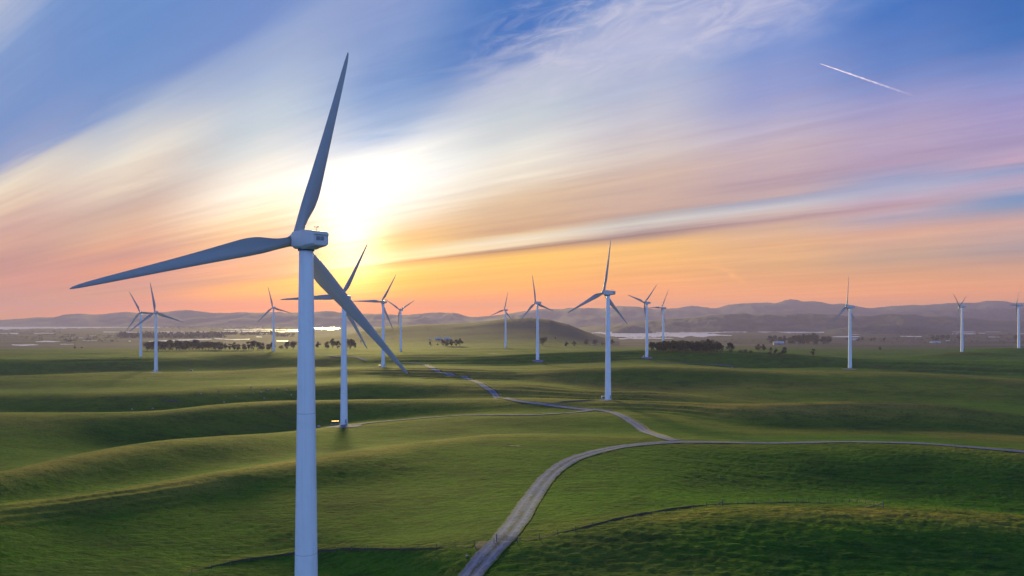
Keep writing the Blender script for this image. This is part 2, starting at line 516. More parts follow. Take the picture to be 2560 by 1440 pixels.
SOFT = ((-.044, .12), (-.022, .22), (0, .32), (.022, .22), (.044, .12))    # rounds the crests


def base_col(u, D):
    Ds, Zs = column_rows(u)
    return sum(w_ * pchip(np.log(Ds), Zs, np.log(D) + o_) for o_, w_ in SOFT)


def slopes2(x, y):
    """pchip slopes for many curves at once; x, y: (rows, n)"""
    h = np.diff(x, axis=0); d = np.diff(y, axis=0) / h
    m = np.zeros_like(y)
    w1 = 2 * h[1:] + h[:-1]; w2 = h[1:] + 2 * h[:-1]
    ok = d[:-1] * d[1:] > 0
    dd = np.where(ok, d[:-1], 1); de = np.where(ok, d[1:], 1)
    m[1:-1] = np.where(ok, (w1 + w2) / (w1 / dd + w2 / de), 0)
    m[0] = d[0]; m[-1] = d[-1]
    return h, m


def ground_many(X, Y):
    """vectorised ground height relative to the drone"""
    X = np.asarray(X, float).ravel(); Y = np.asarray(Y, float).ravel()
    aY = np.abs(Y)
    D = np.maximum(np.maximum(aY, np.abs(X) / 0.96), 1.0)
    u = np.clip(CX + F * np.clip(X / np.maximum(aY, 1e-3), -0.96, 0.96), -400, 2960)
    Ds = np.array([np.exp(pchip(COLS, np.log(DR[i]), u)) for i in range(len(ROWS))])
    Zs = np.array([pchip(COLS, ZR[i], u) for i in range(len(ROWS))])
    for i in range(1, len(Ds)): Ds[i] = np.maximum(Ds[i], Ds[i-1] * 1.008)
    L = np.log(Ds); h, m = slopes2(L, Zs)
    z = sum(w_ * _eval2(L, Zs, h, m, np.log(D) + o_) for o_, w_ in SOFT)
    z = add_detail(X, Y, D, z)
    for p in PINS:
        z = z + p[3] * np.exp(-((X - p[0])**2 + (Y - p[1])**2) / (p[1] * 0.06 + 20)**2)
    return z


def _eval2(L, Zs, h, m, x):
    x = np.clip(x, L[0], L[-1])
    k = np.clip((L <= x[None, :]).sum(0) - 1, 0, len(h) - 1); n = np.arange(len(x))
    tt = (x - L[k, n]) / h[k, n]; hh = h[k, n]
    z = ((1+2*tt)*(1-tt)**2)*Zs[k, n] + (tt*(1-tt)**2)*hh*m[k, n] + (tt**2*(3-2*tt))*Zs[k+1, n] + (tt**2*(tt-1))*hh*m[k+1, n]
    return z


def ground_rel(X, Y, pins=True):
    """ground height relative to the drone at one point"""
    aY = abs(Y)
    D = max(aY, abs(X) / 0.96, 1.0)
    u = CX + F * np.clip(X / max(aY, 1e-3), -0.96, 0.96)
    z = base_col(float(u), np.array([D]))
    z = add_detail(np.array([X]), np.array([Y]), np.array([D]), z)[0]
    if pins:
        for p in PINS:
            d2 = (X - p[0])**2 + (Y - p[1])**2
            z += p[3] * math.exp(-d2 / (p[1] * 0.06 + 20)**2)
    return float(z)
for p in PINS:
    p[3] = p[2] - ground_rel(p[0], p[1], False)


def gz(X, Y): return float(ground_many([X], [Y])[0]) + CAMZ


def GZ(q_): return ground_many(q_[:, 0], q_[:, 1]) + CAMZ


_pc = {}
def hit(px, py, dmin=100.0):
    """where the sight line through picture point (px, py) first meets the land"""
    k = (px - CX) / F
    sl = (HY - py) / F
    D = dmin; last = None
    key = round(px, 1)
    Ds = np.exp(np.linspace(math.log(dmin), math.log(9000), 900))
    if key not in _pc:
        zc = base_col(px, Ds)
        zc = add_detail(k * Ds, Ds, Ds, zc)
        for p in PINS:
            d2 = (k * Ds - p[0])**2 + (Ds - p[1])**2
            zc = zc + p[3] * np.exp(-d2 / (p[1] * 0.06 + 20)**2)
        _pc[key] = zc
    zc = _pc[key]
    below = zc >= sl * Ds
    i = int(np.argmax(below)) if below.any() else len(Ds) - 1
    if i > 0:
        a0 = zc[i-1] - sl * Ds[i-1]; a1 = zc[i] - sl * Ds[i]
        f_ = a0 / (a0 - a1) if a0 != a1 else 0
        D = Ds[i-1] + f_ * (Ds[i] - Ds[i-1])
    else: D = Ds[0]
    return k * D, D


def grass_material():
    m = bpy.data.materials.new('pasture_grass'); m.use_nodes = True
    g = NT(m.node_tree); b = g.n['Principled BSDF']
    geo = g.new('ShaderNodeNewGeometry')
    P = geo.outputs['Position']
    at = g.new('ShaderNodeAttribute'); at.attribute_name = 'dry_lit'
    am = g.new('ShaderNodeAttribute'); am.attribute_name = 'marsh'
    af = g.new('ShaderNodeAttribute'); af.attribute_name = 'tuft'
    big = g.noise(g.vmath('MULTIPLY', P, (0.008, 0.013, 0.0)), 1.0, 5.0, 0.55, 0.4)
    mid = g.noise(g.vmath('MULTIPLY', P, (0.045, 0.075, 0.0)), 1.0, 6.0, 0.6, 0.6)
    fine = g.noise(g.vmath('MULTIPLY', P, (0.45, 0.75, 0.3)), 1.0, 6.0, 0.68, 0.5)
    tiny = g.noise(g.vmath('MULTIPLY', P, (1.6, 2.6, 1.0)), 1.0, 5.0, 0.7, 0.3)
    strk = g.noise(g.vmath('MULTIPLY', P, (0.10, 0.42, 0.5)), 1.0, 6.0, 0.62, 0.8)
    c = g.mix(g.step(big, 0.36, 0.62), (0.018, 0.108, 0.010, 1), (0.048, 0.168, 0.010, 1))
    c = g.mix(g.math('MULTIPLY', g.step(mid, 0.45, 0.70), 0.6), c, (0.075, 0.185, 0.012, 1))
    c = g.mix(g.math('MULTIPLY', g.step(mid, 0.52, 0.32), 0.6), c, (0.020, 0.070, 0.016, 1))
    c = g.mix(g.math('MULTIPLY', g.step(strk, 0.50, 0.62), 0.6), c, (0.072, 0.145, 0.022, 1))
    c = g.mix(g.math('MULTIPLY', g.step(strk, 0.48, 0.37), 0.6), c, (0.014, 0.045, 0.010, 1))
    brn = g.noise(g.vmath('MULTIPLY', P, (0.0052, 0.0085, 0.0)), 1.0, 4.0, 0.5, 0.3)
    c = g.mix(g.math('MULTIPLY', g.step(brn, 0.52, 0.68), 0.42), c, (0.165, 0.125, 0.045, 1))
    dry_lit = g.math('MULTIPLY', at.outputs['Fac'], g.step(g.math('MULTIPLY_ADD', mid, 0.5, g.math('MULTIPLY', fine, 0.5)), 0.30, 0.62))
    c = g.mix(g.math('MULTIPLY', dry_lit, 0.85, clamp=True), c, (0.36, 0.25, 0.06, 1))  # dry grass colour, raised to carry the sunlit brightness of the crests
    c = g.mix(g.math('MULTIPLY', g.step(fine, 0.50, 0.70), 0.6), c, (0.105, 0.155, 0.030, 1))
    c = g.mix(g.math('MULTIPLY', g.step(fine, 0.48, 0.32), 0.5), c, (0.012, 0.035, 0.008, 1))
    c = g.mix(g.math('MULTIPLY', g.step(tiny, 0.55, 0.30), 0.6), c, (0.012, 0.030, 0.006, 1))
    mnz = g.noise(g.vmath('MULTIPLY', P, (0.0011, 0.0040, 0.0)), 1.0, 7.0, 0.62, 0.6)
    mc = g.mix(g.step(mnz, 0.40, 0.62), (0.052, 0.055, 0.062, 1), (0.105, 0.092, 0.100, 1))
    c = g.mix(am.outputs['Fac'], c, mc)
    g.l.new(c, b.inputs['Base Color'])
    b.inputs['Roughness'].default_value = 0.95
    b.inputs['Specular IOR Level'].default_value = 0.02
    # cattle terraces: low contour steps that follow the slope
    wv = g.noise(g.vmath('MULTIPLY', P, (0.14, 0.75, 1.9)), 1.0, 4.0, 0.55, 0.7)
    h = g.math('ADD', g.math('MULTIPLY', wv, g.math('MULTIPLY_ADD', af.outputs['Fac'], 1.3, 0.35)), g.math('MULTIPLY', fine, 0.42))
    h = g.math('ADD', h, g.math('MULTIPLY', tiny, 0.15))
    bp = g.new('ShaderNodeBump'); bp.inputs['Strength'].default_value = 0.9
    bp.inputs['Distance'].default_value = 0.8
    g.l.new(h, bp.inputs['Height']); g.l.new(bp.outputs[0], b.inputs['Normal'])
    return m


GRASS = grass_material()

def smooth_path(pts, step):
    pts = np.array(pts, float)
    d = np.concatenate([[0], np.cumsum(np.hypot(*np.diff(pts, axis=0).T))])
    n = max(4, int(d[-1] / step)); t_ = np.linspace(0, d[-1], n)
    out = np.stack([pchip(d, pts[:, 0], t_), pchip(d, pts[:, 1], t_)], -1)
    for _ in range(6):
        out[1:-1] = out[1:-1] * .5 + (out[:-2] + out[2:]) * .25
    return out


MAIN_PX = [(1140,1475),(1176,1440),(1208,1400),(1246,1360),(1264,1340),(1295,1300),(1320,1260),(1340,1230),(1363,1200),(1396,1170),(1428,1150),
      (1490,1130),(1567,1115),(1642,1108),(1700,1105),(1800,1106),(1900,1108),(2000,1107),(2090,1105),(2200,1106),(2300,1109),(2400,1116),
      (2480,1123),(2560,1130),(2680,1140)]


def build_terrain():
    kk = np.linspace(-0.78, 0.78, 940)
    kk = np.concatenate([[-0.96, -0.9, -0.84], kk, [0.84, 0.9]])
    front = [(k, 1.0) for k in kk]
    side = np.linspace(1, -1, 26)
    right = [(0.96, v) for v in side[:-1]]
    rear = [(k, -1.0) for k in np.linspace(0.96, -0.96, 40)]
    left = [(-0.96, v) for v in side[::-1][1:-1]]
    ring = np.array(front + right + rear + left)          # (nc, 2)
    Dn = np.exp(np.linspace(math.log(2.0), math.log(120), 34))[:-1]
    Dm = np.exp(np.linspace(math.log(120), math.log(1700), 560))[:-1]
    Df = np.exp(np.linspace(math.log(1700), math.log(15900), 150))
    DD = np.concatenate([Dn, Dm, Df])
    nc, nr = len(ring), len(DD)
    Z = np.zeros((nr, nc)); DRY_LIT_A = np.zeros((nr, nc)); TUF = np.zeros((nr, nc))
    cache = {}
    lD = np.log(DD)
    for j in range(nc):
        a, b = ring[j]
        ab = abs(b)
        u = CX + F * float(np.clip(a / max(ab, 1e-3), -0.96, 0.96))
        key = round(u, 3)
        if key not in cache:
            Ds, Zs = column_rows(u)
            zc = sum(w_ * pchip(np.log(Ds), Zs, lD + o_) for o_, w_ in SOFT)
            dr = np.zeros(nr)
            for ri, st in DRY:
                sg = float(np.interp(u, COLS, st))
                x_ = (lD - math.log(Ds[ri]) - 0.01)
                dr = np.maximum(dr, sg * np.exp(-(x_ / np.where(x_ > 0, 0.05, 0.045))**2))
            tf = np.clip((u - 1150) / 500.0, 0, 1) * np.clip(1 - (lD - math.log(Ds[6])) / 0.1, 0, 1)
            cache[key] = (zc, dr, tf)
        Z[:, j], DRY_LIT_A[:, j], TUF[:, j] = cache[key]
    X = DD[:, None] * ring[None, :, 0]; Y = DD[:, None] * ring[None, :, 1]
    D2 = np.repeat(DD[:, None], nc, 1)
    Z = add_detail(X, Y, D2, Z)
    for p in PINS:
        d2 = (X - p[0])**2 + (Y - p[1])**2
        Z += p[3] * np.exp(-d2 / (p[1] * 0.06 + 20)**2)
    # tussocks of the near pasture and the worn bed under the gravel road
    nearm = np.clip((520 - D2) / 250.0, 0, 1) * (Y > 0) * np.clip((D2 - 90) / 40.0, 0, 1)
    sel = np.where((D2 < 560).all(1))[0]
    r0, r1 = sel[0], sel[-1] + 1
    rp = np.array([hit(*p) for p in MAIN_PX]); rp = smooth_path(rp, 1.5)
    gx, gy = X[r0:r1], Y[r0:r1]
    dist = np.full(gx.shape, 99.0)
    for p in rp:
        dist = np.minimum(dist, np.hypot(gx - p[0], gy - p[1]))
    away = np.clip((dist - 2.2) / 1.2, 0, 1)
    tus = 0.18 * fbm(gx / 2.4, gy / 1.5, 3) * (0.7 + 0.6 * TUF[r0:r1]) + 0.20 * TUF[r0:r1] * perlin(gx / 16.0 + 3, (gy + 0.25 * gx) / 3.0)
    Z[r0:r1] += tus * nearm[r0:r1] * away - 0.22 * (1 - away)
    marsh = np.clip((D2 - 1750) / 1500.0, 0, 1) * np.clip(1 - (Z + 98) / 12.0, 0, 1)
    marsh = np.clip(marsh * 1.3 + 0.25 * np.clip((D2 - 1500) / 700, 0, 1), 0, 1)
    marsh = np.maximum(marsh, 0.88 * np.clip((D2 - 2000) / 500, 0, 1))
    P = np.stack([X, Y, Z + CAMZ], -1)
    o = grid_obj('ground', P, GRASS, wrap=True, attrs={'dry_lit': DRY_LIT_A, 'marsh': marsh, 'tuft': TUF})
    o['kind'] = 'structure'
    # floor of the little square left open under the drone
    return o
build_terrain()


# ------------------------------------------------------------------ far hills and mountains
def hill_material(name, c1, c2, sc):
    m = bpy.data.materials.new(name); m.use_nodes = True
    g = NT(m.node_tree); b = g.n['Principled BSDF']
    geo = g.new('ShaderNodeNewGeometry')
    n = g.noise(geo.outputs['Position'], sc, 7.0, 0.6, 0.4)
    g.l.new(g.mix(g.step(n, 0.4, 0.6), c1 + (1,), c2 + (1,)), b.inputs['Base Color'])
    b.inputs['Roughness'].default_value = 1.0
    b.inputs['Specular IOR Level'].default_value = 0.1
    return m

MT = hill_material('far_slopes_hazed', (0.055, 0.052, 0.105), (0.095, 0.085, 0.150), 0.002)  # lilac of the haze mixed into the slope colour
MH = hill_material('grassy_slopes_hazed', (0.050, 0.054, 0.062), (0.090, 0.088, 0.100), 0.004)  # grass tone with some haze blue painted in

def ridge(name, pts, D, near, far, mat, nz, base=-105.5, sc=1.0, cols=420, rows=46, gain=0.55):
    px = np.linspace(pts[0][0], pts[-1][0], cols)
    cy = pchip([p[0] for p in pts], [p[1] for p in pts], px)
    k = (px - CX) / F
    tt = np.linspace(-1, 1, rows)
    P = np.zeros((rows, cols, 3))
    for i, v in enumerate(tt):
        dd = D + (v * near if v < 0 else v * far)
        X = k * dd; Y = np.full(cols, dd)
        H = (HY - cy) / F * D - base
        H = np.maximum(H, 0)
        prof = (1 - abs(v)) ** 1.15 * (1 + 0.25 * abs(v))
        env = (abs(v) ** 0.7) * (1 - abs(v)) * 2.2
        r_ = 1 - np.abs(fbm(X / (near * 0.33) * sc, Y / (near * 0.8) * sc, 5, gain)) * 2.2
        z = base + H * prof + (r_ - 0.5) * env * H * nz
        small = fbm(X / 260.0, np.full(cols, 3.0), 4) * H * 0.025 * (1 - abs(v)) ** 3
        P[i] = np.stack([X, Y, np.maximum(z, base - 0.5) + small + CAMZ], -1)
    o = grid_obj(name, P, mat)
    o['kind'] = 'structure'
    return o

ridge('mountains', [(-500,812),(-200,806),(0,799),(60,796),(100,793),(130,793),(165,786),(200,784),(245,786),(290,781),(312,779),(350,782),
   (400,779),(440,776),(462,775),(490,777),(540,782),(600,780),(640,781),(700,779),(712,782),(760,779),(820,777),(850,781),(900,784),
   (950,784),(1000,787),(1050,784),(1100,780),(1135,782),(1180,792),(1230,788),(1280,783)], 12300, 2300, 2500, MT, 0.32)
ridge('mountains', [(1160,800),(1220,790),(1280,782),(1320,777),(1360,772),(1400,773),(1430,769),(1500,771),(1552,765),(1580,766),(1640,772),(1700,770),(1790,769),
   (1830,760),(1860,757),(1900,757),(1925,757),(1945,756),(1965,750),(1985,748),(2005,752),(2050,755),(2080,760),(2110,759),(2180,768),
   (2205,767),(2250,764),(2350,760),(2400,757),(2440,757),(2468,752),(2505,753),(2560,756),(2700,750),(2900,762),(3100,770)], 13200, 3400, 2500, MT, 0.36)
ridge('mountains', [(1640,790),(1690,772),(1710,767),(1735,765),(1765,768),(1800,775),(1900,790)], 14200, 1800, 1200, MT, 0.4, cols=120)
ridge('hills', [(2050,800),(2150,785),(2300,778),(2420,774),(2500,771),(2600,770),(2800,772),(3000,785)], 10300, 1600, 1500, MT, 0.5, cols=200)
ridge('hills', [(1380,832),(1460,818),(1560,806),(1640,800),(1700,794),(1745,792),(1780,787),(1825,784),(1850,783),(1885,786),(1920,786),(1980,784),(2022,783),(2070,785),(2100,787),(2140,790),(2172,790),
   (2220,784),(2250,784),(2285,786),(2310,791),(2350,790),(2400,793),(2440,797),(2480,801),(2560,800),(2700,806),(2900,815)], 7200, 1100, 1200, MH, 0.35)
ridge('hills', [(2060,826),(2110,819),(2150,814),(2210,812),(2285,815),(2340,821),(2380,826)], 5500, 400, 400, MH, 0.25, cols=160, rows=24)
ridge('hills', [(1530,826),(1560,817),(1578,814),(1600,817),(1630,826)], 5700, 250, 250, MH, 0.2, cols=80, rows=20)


# ------------------------------------------------------------------ water of the marsh
def water_material():
    m = bpy.data.materials.new('still_water'); m.use_nodes = True
    g = NT(m.node_tree); b = g.n['Principled BSDF']
    b.inputs['Base Color'].default_value = (0.74, 0.72, 0.80, 1)
    b.inputs['Metallic'].default_value = 1.0
    b.inputs['Roughness'].default_value = 0.38
    b.inputs['IOR'].default_value = 1.33
    geo = g.new('ShaderNodeNewGeometry')
    n = g.noise(g.vmath('MULTIPLY', geo.outputs['Position'], (0.25, 0.25, 0.25)), 1.0, 3.0, 0.5)
    bp = g.new('ShaderNodeBump'); bp.inputs['Strength'].default_value = 0.1; bp.inputs['Distance'].default_value = 0.1
    g.l.new(n, bp.inputs['Height']); g.l.new(bp.outputs[0], b.inputs['Normal'])
    return m
WATER = water_material()
WZ = -103.6
def pool(stations, seed=0, jag=1.0):
    """stations: (column, upper row, lower row)"""
    rs = np.random.RandomState(seed)
    xs = np.array([s_[0] for s_ in stations], float)
    n = max(10, int((xs[-1] - xs[0]) / 2.2))
    px = np.linspace(xs[0], xs[-1], n)
    a = np.interp(px, xs, [s_[1] for s_ in stations]); b = np.interp(px, xs, [s_[2] for s_ in stations])
    c = (a + b) / 2; h = (b - a) / 2
    ph = rs.uniform(0, 50)
    h = h * (1 + jag * 0.9 * fbm(px / 26.0 + ph, px * 0 + ph, 3)); h = np.maximum(h, 0.32)
    c = c + jag * np.clip(h, 0, 2) * 0.7 * fbm(px / 34.0 + ph + 9, px * 0 + 2, 3)
    h[0] = h[-1] = 0.02
    top = [((x - CX) / F * (-WZ * F / (y - HY)), -WZ * F / (y - HY), WZ + CAMZ) for x, y in zip(px, c - h)]
    bot = [((x - CX) / F * (-WZ * F / (y - HY)), -WZ * F / (y - HY), WZ + CAMZ) for x, y in zip(px, c + h)]
    P = np.array([bot, top])
    o = grid_obj('water', P, WATER)
    o['kind'] = 'structure'
pools = [
 [(1475,842,844),(1500,840,845),(1560,843,847),(1620,844,847),(1685,845,846)],
 [(1478,832,833),(1500,829,834),(1540,830,843),(1600,829,844),(1700,831,842),(1760,832,841),(1800,836,840),(1830,838,839)],
 [(1490,826,828),(1520,828,830),(1620,830,832),(1700,831,832),(1800,830,832),(1850,824,832),(1885,823,828),(1915,826,830),(1990,829,832),(2080,829,832),(2160,829,834),(2240,831,832)],
 [(2110,832,834),(2140,834,837),(2165,833,834)],
 [(1485,826,827),(1498,825,828)], [(1610,819,820),(1640,820,821),(1686,820,821)],
 [(2080,841,843),(2120,840,843),(2150,841,842)],
 [(2250,840,841),(2280,840,842),(2306,841,842)], [(2315,834,835),(2330,833,835),(2350,833,834)],
 [(2370,834,836),(2400,833,835),(2440,834,835)], [(2380,829,830),(2420,829,831),(2440,830,830.6)],
 [(2446,832,833),(2463,832,834)], [(2462,829,830),(2503,829,830)], [(2470,842,843),(2500,842,843)], [(2540,834,835),(2570,833,835)],
 [(2010,817,818),(2034,816,818)], [(2130,828,829),(2165,828,829)], [(1490,812,812.6),(1520,811,812.6)],
 [(-400,817,823),(0,816,823),(160,816,821),(300,816,819),(430,817,819)],
 [(0,833,834),(46,833,835)], [(84,833,834),(105,832,834),(136,833,834)], [(178,844,845),(208,844,845)],
 [(88,854,855),(115,852,855),(150,853,855)], [(28,861,863),(60,861,864),(96,861,863)], [(150,860,861),(185,860,861)],
 [(206,851,852),(245,851,852)], [(320,852,853),(327,852,854)], [(215,839,840),(240,839,840)],
 [(257,829,831),(300,829,831),(390,831,832),(450,831,833),(560,830,832),(640,826,829),(700,828,830),(752,827,829)],
 [(380,829,834),(470,830,835),(560,829,833),(600,826,829)], [(560,823,825),(640,822,825),(750,824,826)],
 [(370,853,854),(420,850,853),(470,848,851),(530,847,849)], [(425,857,859),(445,857,858)], [(535,845,847),(580,848,850),(625,847,849)],
 [(640,833,834),(672,832,834),(700,833,834)], [(640,841,843),(656,842,843)], [(690,851,853),(745,852,854)],
 [(790,812,815),(840,812,816),(880,812,814)], [(780,820,822),(830,819,824),(850,819,822)],
 [(-200,835,836),(-120,834,836)], [(2600,831,833),(2700,831,834)],
]
for i, pst in enumerate(pools): pool(pst, i + 1, 1.0)


# ------------------------------------------------------------------ gravel roads
def road_material(name='road_gravel', strip=1.0):
    m = bpy.data.materials.new(name); m.use_nodes = True
    g = NT(m.node_tree); b = g.n['Principled BSDF']
    geo = g.new('ShaderNodeNewGeometry'); P = geo.outputs['Position']
    ac = g.new('ShaderNodeAttribute'); ac.attribute_name = 'across'   # -1 .. 1
    x = ac.outputs['Fac']
    n = g.noise(P, 0.5, 7.0, 0.65, 0.4); n2 = g.noise(P, 3.0, 5.0, 0.7)
    nb = g.noise(P, 0.11, 4.0, 0.6)
    c = g.mix(g.step(n, 0.38, 0.64), (0.105, 0.125, 0.215, 1), (0.175, 0.205, 0.330, 1))  # blue sky reflection painted into the gravel colour
    c = g.mix(g.math('MULTIPLY', g.step(n2, 0.5, 0.75), 0.4), c, (0.27, 0.30, 0.42, 1))
    ax = g.math('ABSOLUTE', g.math('MULTIPLY_ADD', g.math('SUBTRACT', n, 0.5), 0.5, x))
    rut = g.math('ABSOLUTE', g.math('SUBTRACT', ax, 0.45))
    c = g.mix(g.math('MULTIPLY', g.step(rut, 0.18, 0.0), 0.45), c, (0.26, 0.30, 0.44, 1))
    ax2 = g.math('ABSOLUTE', g.math('MULTIPLY_ADD', g.math('SUBTRACT', n2, 0.5), 0.5, g.math('MULTIPLY_ADD', g.math('SUBTRACT', n, 0.5), 0.8, x)))
    mid = g.math('MULTIPLY', g.step(ax2, 0.24, 0.04), g.step(g.math('MULTIPLY_ADD', nb, 0.5, g.math('MULTIPLY', n, 0.5)), 0.42, 0.56))
    mid = g.math('MULTIPLY', mid, 0.8)
    c = g.mix(g.math('MULTIPLY', mid, strip), c, (0.040, 0.058, 0.028, 1))
    edge = g.step(g.math('ADD', g.math('ABSOLUTE', x), g.math('MULTIPLY', g.math('SUBTRACT', n, 0.5), 1.3)), 0.78, 0.98)
    c = g.mix(edge, c, (0.045, 0.100, 0.022, 1))
    g.l.new(c, b.inputs['Base Color']); b.inputs['Roughness'].default_value = 0.95; b.inputs['Specular IOR Level'].default_value = 0.05
    bp = g.new('ShaderNodeBump'); bp.inputs['Strength'].default_value = 0.5; bp.inputs['Distance'].default_value = 0.12
    g.l.new(n2, bp.inputs['Height']); g.l.new(bp.outputs[0], b.inputs['Normal'])
    return m
ROADM = road_material()
ROADF = road_material('track_gravel', 0.3)
BANKM = mat_basic('bank_soil', (0.030, 0.034, 0.018), 0.95, 0.35, 0.8, bump=0.6)


def road(pix, width, step=1.6, mat=None, lift=0.14, bank=0.0, jag=0.35, name='road', width2=None):
    W = [hit(*p) for p in pix]
    path = smooth_path(W, step)
    tg = np.gradient(path, axis=0); tg /= np.linalg.norm(tg, axis=1)[:, None]
    nn = np.stack([-tg[:, 1], tg[:, 0]], -1)
    n = len(path)
    wd = np.full(n, width / 2) if width2 is None else np.linspace(width, width2, n) / 2
    i = np.arange(n)
    wl = wd + jag * fbm(i * step / 5.0, i * 0 + 3.3, 3); wr = wd + jag * fbm(i * step / 5.0, i * 0 + 8.3, 3)
    acr = np.linspace(-1, 1, 11)
    P = np.zeros((11, n, 3)); A = np.zeros((11, n))
    mid = GZ(path)
    for a_i, a in enumerate(acr):
        off = np.where(a < 0, a * wl, a * wr)
        q_ = path + nn * off[:, None]
        z = GZ(q_)
        z = z * 0.55 + mid * 0.45 if bank and False else z
        P[a_i] = np.stack([q_[:, 0], q_[:, 1], z + lift - (0.25 * lift if abs(a) == 1 else 0)], -1); A[a_i] = a
    o = grid_obj(name, P, mat or ROADM, attrs={'across': A}); o['kind'] = 'structure'
    if bank:
        # cut bank along the side away from the drone
        sgn = np.sign((nn * path).sum(1)); sgn[sgn == 0] = 1
        ww = np.where(sgn > 0, wr, wl)
        hgt = bank * (1 + 0.6 * fbm(i * step / 14.0, i * 0 + 1.3, 3)); hgt *= np.minimum(1, np.minimum(i, n - 1 - i) / 6.0)
        prof = [(-0.15, 0.03), (0.1, 0.12), (0.5, 0.9), (0.85, 1.0), (1.9, 0.75), (3.6, 0.0)]
        B = np.zeros((len(prof), n, 3))
        for b_i, (o_, h_) in enumerate(prof):
            q_ = path + nn * (sgn * (ww + o_))[:, None]
            z = GZ(q_)
            B[b_i] = np.stack([q_[:, 0], q_[:, 1], z + 0.02 + h_ * hgt - (0.3 if h_ == 0 else 0)], -1)
        if name == 'road' or True:
            ob = grid_obj('road_bank', B[:4], BANKM); ob['kind'] = 'structure'
            sh = B.shape[1]
            og = grid_obj('grass_verge', B[3:], GRASS, attrs={'dry_lit': np.full((3, sh), .5), 'marsh': np.zeros((3, sh)), 'tuft': np.zeros((3, sh))}); og['kind'] = 'structure'
    return path

main_road = road(MAIN_PX, 6.4, width2=6.2, lift=0.2)
road([(1690,1103),(1660,1096),(1630,1085),(1600,1070),(1570,1050),(1545,1037),(1520,1029),(1490,1025),(1450,1023),(1400,1017),(1350,1010),(1300,1004),
      (1262,996),(1235,984),(1215,970),(1190,955),(1165,946),(1130,939),(1102,932),(1082,922),(1066,911)], 6.6, lift=0.34, bank=0.35, mat=ROADF)
road([(1478,1026),(1430,1032),(1350,1037),(1250,1038),(1160,1039),(1080,1044),(1000,1051),(930,1057),(880,1063)], 5.6, lift=0.35, bank=0.4, mat=ROADF)
road([(1503,1001),(1470,1002),(1440,1004),(1380,1008)], 1.6, lift=0.12, bank=0.5, mat=ROADF, name='track')
road([(985,907),(1020,908),(1064,911)], 4.0, lift=0.4, mat=ROADF, name='track', step=4)
road([(785,885),(820,889),(850,893),(880,893),(915,902)], 4.0, lift=0.4, mat=ROADF, name='track', step=4)
road([(1640,908),(1700,909),(1780,911),(1830,916),(1855,921)], 2.4, lift=0.35, mat=ROADF, name='track', step=4)

# turbine pads of packed gravel
def pad(px, py, ex, ey, name='gravel_pad', rot=0.0):
    cx_, cy_ = hit(px, py)
    rr = 6; na = 40
    P = np.zeros((rr, na, 3)); A = np.zeros((rr, na))
    for r_ in range(rr):
        for a in range(na):
            th = 2 * math.pi * a / na
            k = r_ / (rr - 1)
            wob = 1 + 0.18 * float(perlin(math.cos(th) * 1.7 + px, math.sin(th) * 1.7))
            x = cx_ + ex * k * wob * math.cos(th); y = cy_ + ey * k * wob * math.sin(th)
            P[r_, a] = (x, y, gz(x, y) + (0.17 if name == 'gravel_pad' else 0.06)); A[r_, a] = 0.55 * k + (0.4 if r_ == rr - 1 else 0)
    o = grid_obj(name, P, ROADF if name == 'gravel_pad' else EARTHM, wrap=True, attrs={'across': A}); o['kind'] = 'structure'
EARTHM = mat_basic('bare_soil', (0.050, 0.042, 0.045), 0.95, 0.35, 0.7, bump=0.5)
pad(857, 1065, 11, 12)
pad(1512, 1001, 5, 6); pad(958, 918, 10, 10); pad(391, 931, 8, 7); pad(1617, 894, 9, 7); pad(1344, 901, 9, 8); pad(2122, 923, 8, 8)
pad(1203, 1362, 1.5, 2.4, 'bare_earth')
pad(1288, 1115, 2.6, 1.3, 'bare_earth')
pad(425, 1002, 8, 2.2, 'bare_earth'); pad(1235, 884, 9, 7, 'bare_earth')


# ------------------------------------------------------------------ wind turbines
def paint_material(name='white_turbine_paint', k=1.0):
    m = bpy.data.materials.new(name); m.use_nodes = True
    g = NT(m.node_tree); b = g.n['Principled BSDF']
    tcn = g.new('ShaderNodeTexCoord')
    v = g.vmath('MULTIPLY', tcn.outputs['Object'], (1.4, 1.4, 0.05))
    n = g.noise(v, 1.0, 6.0, 0.6)
    n2 = g.noise(tcn.outputs['Object'], 0.35, 5.0, 0.6)
    c = g.mix(g.math('MULTIPLY', g.step(n, 0.45, 0.8), 0.5), (0.78*k, 0.78*k, 0.77*k, 1), (0.60*k, 0.60*k, 0.58*k, 1))
    c = g.mix(g.math('MULTIPLY', g.step(n2, 0.5, 0.75), 0.3), c, (0.64*k, 0.62*k, 0.58*k, 1))
    g.l.new(c, b.inputs['Base Color'])
    b.inputs['Roughness'].default_value = 0.42
    return m
PAINT = paint_material()
BLADEP = paint_material('backlit_dark_gelcoat', 0.42)  # white blades coloured darker to stand in for backlit shade
SHELLP = paint_material('nacelle_shell_paint', 0.72)  # white shell also darkened in colour, as backlit shade
DARK = mat_basic('dark_grille', (0.05, 0.05, 0.055), 0.6, 0.2, 3)
CONC = mat_basic('concrete', (0.36, 0.35, 0.33), 0.9, 0.2, 1.2, bump=0.3)
STEEL = mat_basic('galvanised_steel', (0.32, 0.33, 0.34), 0.45, 0.15, 4, metal=0.7)


SEAM = mat_basic('seam_sealant', (0.45, 0.45, 0.45), 0.6, 0.1, 2)


